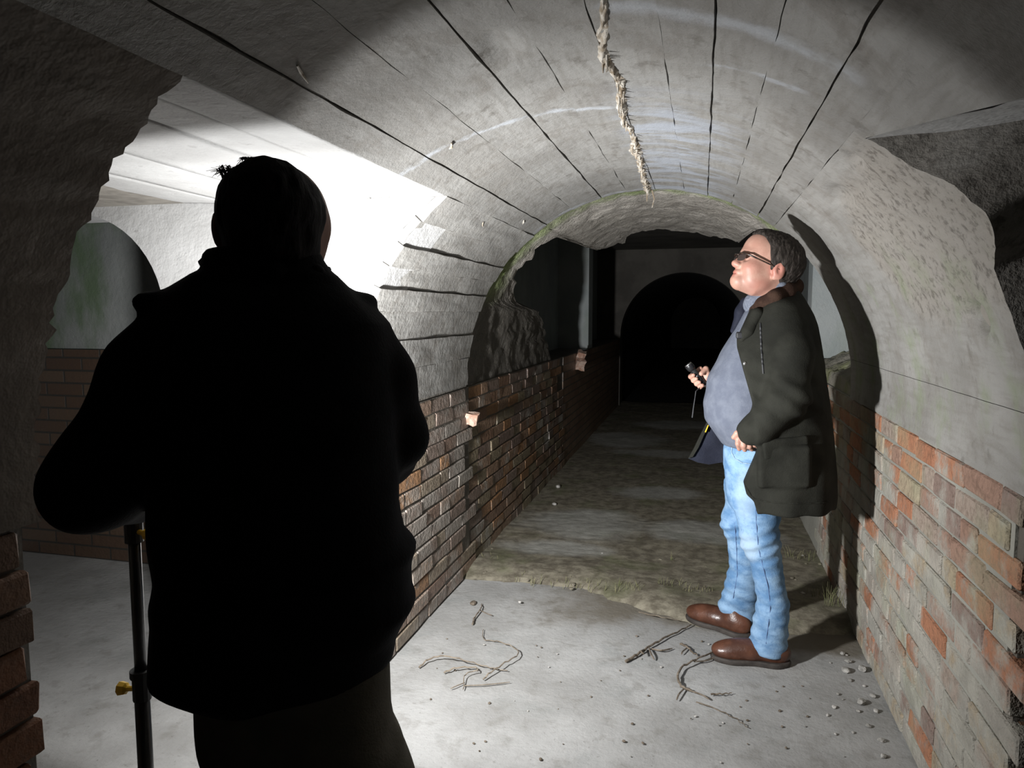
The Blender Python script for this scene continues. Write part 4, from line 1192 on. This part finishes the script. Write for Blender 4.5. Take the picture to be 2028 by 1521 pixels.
o = link('hair_wisps', joinmesh('wisps', tuf), M_HAIR2, hr2); o.matrix_parent_inverse = Matrix(); o['kind'] = 'stuff'

ct = Sdf()
crow = [(496, 402, 632, PY - .01, .070), (515, 398, 638, PY - .01, .075), (536, 395, 654, PY - .01, .08), (546, 372, 668, PY - .01, .09), (562, 352, 684, PY, .10), (582, 330, 706, PY, .115), (605, 312, 728, PY, .13), (640, 300, 764, PY, .145), (700, 290, 780, PY, .16), (800, 280, 785, PY, .165), (900, 285, 788, PY, .165), (1000, 290, 794, PY, .165), (1060, 292, 803, PY, .165), (1100, 294, 826, PY, .165), (1140, 297, 814, PY, .165), (1200, 290, 812, PY, .165), (1245, 296, 822, PY, .162), (1290, 294, 800, PY, .16), (1330, 292, 784, PY, .155), (1385, 290, 776, PY, .15), (1410, 325, 760, PY, .14), (1430, 370, 740, PY, .13), (1450, 420, 700, PY, .11)]
ct.prof2([((1060 + (r_[0] - 1060) * .76) if r_[0] > 1060 else r_[0],) + r_[1:] for r_ in crow], e=2.3)
ct.chain([P2(372, 655, PY), P2(298, 740, PY), P2(205, 915, PY + .01), P2(180, 962, PY + .03), P2(300, 975, PY + .20)], [.060, .062, .064, .066, .052], .03)
ct.chain([P2(700, 672, PY), P2(752, 750, PY), P2(785, 865, PY + .02), P2(765, 900, PY + .08), P2(670, 905, PY + .24)], [.055, .054, .050, .050, .05], .03)
ct.ell(P2(310, 600, PY), (.022, .04, .016), None, .012); ct.ell(P2(716, 598, PY), (.02, .04, .015), None, .012)
ct.post = folds((7, 7, 6), .007, 5)
coat = pp('coat', ct.mesh('coat', .0075), M_DARKCOAT)
c3 = Sdf(); c3.chain([P2(402, 520, PY + .03), P2(440, 530, PY - .06), P2(535, 545, PY - .085), P2(620, 545, PY - .06), P2(648, 535, PY + .03)], [.008, .012, .016, .012, .008], .03)
o = link('collar', c3.mesh('collar', .006), M_DARKCOAT, coat, smooth=True); o.matrix_parent_inverse = Matrix()
tr = Sdf()
zt = lambda z, x, y: np.array([x, y, z])
hq = P2(588, 1440, PY)
tr.prof2([(1300, 380, 770, PY, .14), (1400, 384, 776, PY, .14), (1440, 386, 781, PY, .14), (1480, 398, 796, PY, .14), (1521, 406, 796, PY, .135), (1600, 420, 790, PY, .12)], e=2.4)
for sx in (-1, 1):
    kx, ky = (hq + PU * sx * .105)[:2]
    tr.chain([zt(.62, kx, ky), zt(.45, kx, ky - .01), zt(.08, kx, ky)], [.095, .078, .075], .03)
tr.post = folds((9, 9, 9), .007, 8)
pp('trousers', tr.mesh('trousers', .008), M_TROUSER)
for sx in (-1, 1):
    kx, ky = (hq + PU * sx * .105)[:2]
    s = Sdf(); s.ell((kx, ky + .14, .04), (.05, .09, .04), None, .02); s.ell((kx, ky, .05), (.045, .10, .055), None, .03); s.box((kx, ky + .05, -.05), (.2, .4, .05), None, .001, .003, 's')
    pp('shoe', s.mesh('shoe', .007), M_BLACKP)

# ------------------------------------------------------------------ light stand and lamp
SX, SY = -1.20, 1.34
st = empty('light_stand', (SX, SY - .03, 0))
tag(st, 'black telescopic light stand with yellow knobs beside the silhouetted person', 'light stand')
SYp = SY - .03
SXp = SX + .012
def zpix(py): 
    return float(P(262 + (py - 1015) * .055, py, SYp)[2])
SXp = float(P(270, 1150, SYp)[0])
zc1, zc2 = zpix(1042), zpix(1355)
link('pole_upper', tubemesh('pole', [(SXp, SYp, zc1 - .02), (SXp, SYp, zc1 + .08)], .0105, 14), M_BLACK, st, True)
link('pole_middle', tubemesh('pole', [(SXp, SYp, zc2 - .03), (SXp, SYp, zc1 + .02)], .0130, 14), M_BLACK, st, True)
link('pole_lower', tubemesh('pole', [(SXp, SYp, .10), (SXp, SYp, zc2 + .03)], .0165, 14), M_BLACK, st, True)
for zc_, sx in ((zc1, 1), (zc2, -1)):
    cl_ = link('collar', joinmesh('c', [tubemesh('c', [(SXp, SYp, zc_ - .035), (SXp, SYp, zc_ + .03)], .0195, 14), tubemesh('c', [(SXp, SYp, zc_ + .018), (SXp, SYp, zc_ + .034)], .0235, 14)]), M_BLACKP, st)
    k_ = tubemesh('k', [(SXp + sx * .015, SYp - .004, zc_ - .01), (SXp + sx * .034, SYp - .006, zc_ - .012), (SXp + sx * .037, SYp - .006, zc_ - .012), (SXp + sx * .052, SYp - .007, zc_ - .013)], [.006, .006, .013, .016], 8)
    kn = link('knob', k_, M_YELLOW, st)
for k in range(3):
    an = math.radians(200 + 120 * k); dx, dy = math.cos(an), math.sin(an)
    link('leg', tubemesh('leg', [(SXp + dx * .02, SYp + dy * .02, .36), (SXp + dx * .30, SYp + dy * .30, .012)], .010, 8), M_BLACK, st)
    link('brace', tubemesh('brace', [(SXp + dx * .015, SYp + dy * .015, .16), (SXp + dx * .16, SYp + dy * .16, .19)], .006, 6), M_BLACK, st)
hb = link('hub', tubemesh('hub', [(SXp, SYp, .34), (SXp, SYp, .40)], .026, 12), M_BLACKP, st)
hub2 = link('hub', tubemesh('hub', [(SXp, SYp, .13), (SXp, SYp, .18)], .022, 12), M_BLACKP, st)

lm = empty('work_lamp', (LAMP[0], LAMP[1] - .03, LAMP[2] - .09))
tag(lm, 'work lamp glaring behind the silhouetted person', 'lamp')
link('housing', boxmesh('h', (LAMP[0] - .085, LAMP[1] - .05, LAMP[2] - .07), (LAMP[0] + .085, LAMP[1] - .002, LAMP[2] + .07), .008), M_BLACKP, lm)
t = NT('lamp_panel_glow'); t.b.inputs['Emission Color'].default_value = (.96, .98, 1, 1); t.b.inputs['Emission Strength'].default_value = 12; t.out((.8, .8, .8), .5)
t.m.cycles.emission_sampling = 'NONE'
link('led_panel', boxmesh('p', (LAMP[0] - .07, LAMP[1] - .003, LAMP[2] - .055), (LAMP[0] + .07, LAMP[1] + .004, LAMP[2] + .055)), t.m, lm)
link('bracket', tubemesh('b', [(LAMP[0], LAMP[1] - .03, LAMP[2] - .072), (LAMP[0] - .02, LAMP[1] - .06, LAMP[2] - .10), (SXp + .014, SYp + .004, LAMP[2] + .02)], .009, 8), M_BLACK, lm)

# ------------------------------------------------------------------ debris on the floor
def spline(pts, n=5):
    p = [np.array(q, float) for q in pts]
    p = [2 * p[0] - p[1]] + p + [2 * p[-1] - p[-2]]; out = []
    for i in range(1, len(p) - 2):
        for k in range(n):
            t = k / n; a, b, c, d = p[i - 1], p[i], p[i + 1], p[i + 2]
            out.append(.5 * (2 * b + (c - a) * t + (2 * a - 5 * b + 4 * c - d) * t * t + (3 * b - a - 3 * c + d) * t ** 3))
    out.append(p[-2]); return out
def twig(name, label, pts, r, m, branches=(), cat='twig', grp=None):
    pts = [q + np.array([0, 0, .002 * math.sin(i * 2.1)]) + rng.uniform(-1, 1, 3) * np.array([.002, .003, .001]) for i, q in enumerate(spline([(p[0], p[1], p[2] if len(p) > 2 else .008) for p in pts]))]
    branches = [spline(b, 4) for b in branches]
    ms = [tubemesh('t', [(p[0], p[1], p[2] if len(p) > 2 else .008) for p in pts], [r * (1 - .5 * i / max(1, len(pts) - 1)) for i in range(len(pts))], 6)]
    for b in branches: ms.append(tubemesh('t', b, [r * .6] * (len(b) - 1) + [r * .3], 5))
    o = link(name, joinmesh(name, ms), m); tag(o, label, cat, grp); return o
def fp(x, y, z=.008): q = PF(x, y, z); return (float(q[0]), float(q[1]), z)
twig('twig', 'thick dark twig lying before the man\'s far shoe', [fp(1238, 1310), fp(1262, 1296, .012), fp(1282, 1283, .014), fp(1310, 1266, .014), fp(1340, 1252, .01), fp(1368, 1238)], .006, M_TWIG,
     [[fp(1285, 1282, .012), fp(1290, 1296, .02), fp(1296, 1307)], [fp(1290, 1285), fp(1310, 1288, .016), fp(1332, 1284)], [fp(1278, 1286), fp(1270, 1290, .03), fp(1276, 1296, .02)]])
twig('twig', 'curved brown twig touching the toe of the man\'s near shoe', [fp(1368, 1368), fp(1350, 1358, .012), fp(1342, 1342, .015), fp(1350, 1322, .02), fp(1378, 1306, .025), fp(1412, 1290, .022), fp(1440, 1276, .018), fp(1447, 1268, .01)], .0055, M_TWIG,
     [[fp(1368, 1368), fp(1390, 1376, .014), fp(1405, 1385)], [fp(1356, 1362), fp(1345, 1374, .012), fp(1340, 1386)], [fp(1375, 1310, .02), fp(1400, 1308, .012), fp(1425, 1298)]])
twig('twig', 'short knotted twig between the man\'s shoes', [fp(1348, 1275), fp(1362, 1282, .012), fp(1372, 1292, .01), fp(1382, 1298)], .005, M_TWIG, [[fp(1362, 1282), fp(1352, 1290, .014), fp(1350, 1296)]])
twig('dry_stalk', 'long pale bent stalk on the floor near the coat', [fp(830, 1322), fp(848, 1306, .02), fp(880, 1299, .03), fp(930, 1310, .022), fp(970, 1322, .012), fp(1006, 1329)], .0035, M_STEM)
twig('dry_stalk', 'hooked stalk crossing the long pale stalk', [fp(956, 1346), fp(972, 1332, .02), fp(1000, 1312, .025), fp(1026, 1296, .02), fp(1020, 1284, .015), fp(985, 1270, .01), fp(958, 1266), fp(957, 1246)], .0032, M_STEM)
twig('dry_stalk', 'pale forked stalk with a curled tip nearest the coat hem', [fp(880, 1332), fp(905, 1322, .02), fp(940, 1322, .015), fp(945, 1328, .02), fp(922, 1335, .02), fp(918, 1366)], .0035, M_STEM, [[fp(920, 1352), fp(900, 1360, .012), fp(892, 1364)], [fp(918, 1358), fp(960, 1356, .01), fp(1010, 1351)]])
twig('twig', 'small forked dark twig by the left brick wall', [fp(936, 1236), fp(940, 1222, .012), fp(952, 1206, .016), fp(954, 1196)], .0045, M_TWIG, [[fp(950, 1208), fp(962, 1214, .012), fp(975, 1219)]])
twig('twig', 'thin dark twig at the right of the curved twig', [fp(1408, 1376), fp(1430, 1374, .012), fp(1450, 1373)], .0035, M_TWIG)
twig('twig', 'thin straight stalk crossing the dirt edge', [fp(1265, 1212, .03), fp(1310, 1222, .03), fp(1350, 1230, .02)], .0025, M_STEM)
twig('twig', 'faint long stalk trailing towards the camera', [fp(1380, 1390), fp(1420, 1405, .01), fp(1460, 1425, .01), fp(1480, 1440)], .0025, M_TWIG)
def stone(name, label, loc, r, m, seed, cat='stone', grp=None, sq=(1, .8, .55)):
    b = bmesh.new(); bmesh.ops.create_icosphere(b, subdivisions=2, radius=1); rs_ = np.random.RandomState(seed)
    off = rs_.uniform(0, 50, 3)
    for v in b.verts:
        n_ = 1 + .35 * float(fbm(np.array(v.co) * 1.6 + off, 2)); v.co = Vector([v.co[i] * r * sq[i] * n_ for i in range(3)])
    me = bpy.data.meshes.new(name); b.to_mesh(me); b.free()
    o = link(name, me, m); o.location = (loc[0], loc[1], loc[2] + r * sq[2] * .75); o.rotation_euler = (0, 0, rs_.uniform(0, 6)); tag(o, label, cat, grp); return o
stone('stone', 'flat dark stone near the left brick wall', fp(937, 1197, 0), .022, M_TWIG, 1, sq=(1, .7, .4))
G = 'small stones scattered along the foot of the right wall'
for i, (x, y, r) in enumerate(((1668, 1296, .012), (1680, 1312, .014), (1676, 1331, .020), (1708, 1328, .022), (1684, 1349, .010), (1706, 1394, .019), (1652, 1402, .010), (1700, 1410, .009), (1728, 1380, .013), (1735, 1410, .012), (1640, 1418, .008), (1720, 1440, .011), (1745, 1468, .013), (1690, 1452, .007), (1750, 1500, .012), (1660, 1376, .008), (1655, 1455, .007), (1712, 1360, .008))):
    stone('stone', 'small grey stone in the scatter at the foot of the right wall', fp(x, y, 0), r, M_STONE, 20 + i, grp=G)
G2 = 'crumbs on the concrete floor'
for i in range(60):
    x, y = random.uniform(850, 1690), random.uniform(1260, 1515)
    stone('crumb', 'tiny dark crumb on the open concrete floor', fp(x, y, 0), random.uniform(.003, .007), M_TWIG if i % 3 else M_STONE, 90 + i, 'debris', G2)
for i, (x, y, r, lab) in enumerate(((1022, 1003, .022, 'pale stone on the dirt nearest the left wall'), (1105, 966, .025, 'pale stone lying beside the left brick wall, middle of three'), (1098, 1000, .02, 'small pale stone on the dirt in front of the pale floor patch'))):
    stone('stone', lab, fp(x, y, .01), r, M_STONE, 200 + i)
for i in range(40):
    x, y = random.uniform(960, 1640), random.uniform(1085, 1215)
    stone('dirt_clod', 'small clod in the dirt strip across the passage', fp(x, y, .012), random.uniform(.006, .016), M_DIRT if i % 4 else M_STONE, 300 + i, 'debris', 'clods in the dirt strip')
# weeds
def tuft(label, x, y, n, h, spread, m=M_WEED, lean=0):
    q = fp(x, y, .012); ms = []
    for k in range(int(n * .55)):
        a = random.uniform(0, 6.28); L = h * .8 * random.uniform(.5, 1.1); bx_, by_ = q[0] + random.uniform(-1, 1) * spread, q[1] + random.uniform(-1, 1) * spread * .6
        dx, dy = math.cos(a) * L * .35 + lean, math.sin(a) * L * .35
        ms.append(tubemesh('b', [(bx_, by_, q[2] - .01), (bx_ + dx * .4, by_ + dy * .4, q[2] + L * .6), (bx_ + dx, by_ + dy, q[2] + L)], [.0012, .0009, .0003], 4))
    o = link('weed_tuft', joinmesh('weed_tuft', ms), m); tag(o, label, 'weeds', 'weed tufts in the dirt strip', 'stuff'); return o
for lab, x, y, n, h, s in (('weed tuft at the foot of the right wall behind the man', 1655, 1205, 70, .15, .07),
                           ('smaller weed tuft right of the man\'s near leg', 1625, 1185, 40, .10, .06),
                           ('sparse weed tuft in the corner by the left brick wall', 975, 1110, 26, .05, .07),
                           ('low weed tuft along the slab edge left of the pale stalks', 1060, 1150, 40, .04, .12),
                           ('weed tuft at the middle of the slab edge', 1160, 1160, 44, .045, .12),
                           ('upright bright weed tuft right of the slab edge middle', 1250, 1172, 34, .075, .08),
                           ('weed tuft left of the man\'s far leg', 1330, 1165, 34, .065, .09),
                           ('weed tuft at the foot of the man\'s far leg', 1385, 1175, 26, .06, .07),
                           ('thin weeds between the man\'s leg and right wall', 1585, 1110, 30, .09, .08),
                           ('lone upright weed on the dirt left of the man\'s knee', 1330, 1110, 8, .06, .015)):
    tuft(lab, x, y, n, h, s)
# broken bricks
def frag(label, loc, dims, rot, seed):
    rs_ = np.random.RandomState(seed); b = bmesh.new(); bmesh.ops.create_cube(b, size=1); bmesh.ops.subdivide_edges(b, edges=list(b.edges), cuts=2, use_grid_fill=True)
    for v in b.verts: v.co = Vector([v.co[i] * dims[i] for i in range(3)]) * (1 + .18 * rs_.uniform(-1, 1))
    me = bpy.data.meshes.new('brick_fragment'); b.to_mesh(me); b.free()
    o = link('brick_fragment', me, M_BRICKFRAG); o.location = loc; o.rotation_euler = rot; tag(o, label, 'brick'); return o
frag('pale broken brick end jutting from the left wall', (XL + .018, 3.80, .875), (.07, .08, .062), (.1, .15, .3), 1)
frag('upper lit brick chunk in the hole of the far left wall', (XL + .03, 7.5, 1.02), (.09, .12, .07), (.2, .3, .2), 2)
frag('lower lit brick chunk in the hole of the far left wall', (XL + .03, 7.42, .93), (.09, .07, .10), (.5, .1, .4), 3)
# rubble on the right ledge of the far chamber
nx, ny = 26, 60
X, Yv = np.meshgrid(np.linspace(XR + .012, 1.05, nx), np.linspace(3.9, 5.28, ny), indexing='ij')
hgt = 1.05 + (.05 + .16 * (X - XR) / .36) * np.clip((6.4 - Yv) / 1.2, 0, 1) * np.clip((Yv - 3.85) / .3, 0, 1) + .03 * fbm(np.stack([X * 9, Yv * 9, X * 0], -1), 4) + .015 * fbm(np.stack([X * 35, Yv * 35, X * 0], -1), 2)
hgt[0] = 1.03
rb = link('rubble_heap', npmesh('rubble', np.stack([X, Yv, hgt], -1).reshape(-1, 3), grid_faces(nx, ny)), M_RUBBLE)
tag(rb, 'mossy rubble heaped on the ledge behind the man', 'rubble'); rb['kind'] = 'stuff'
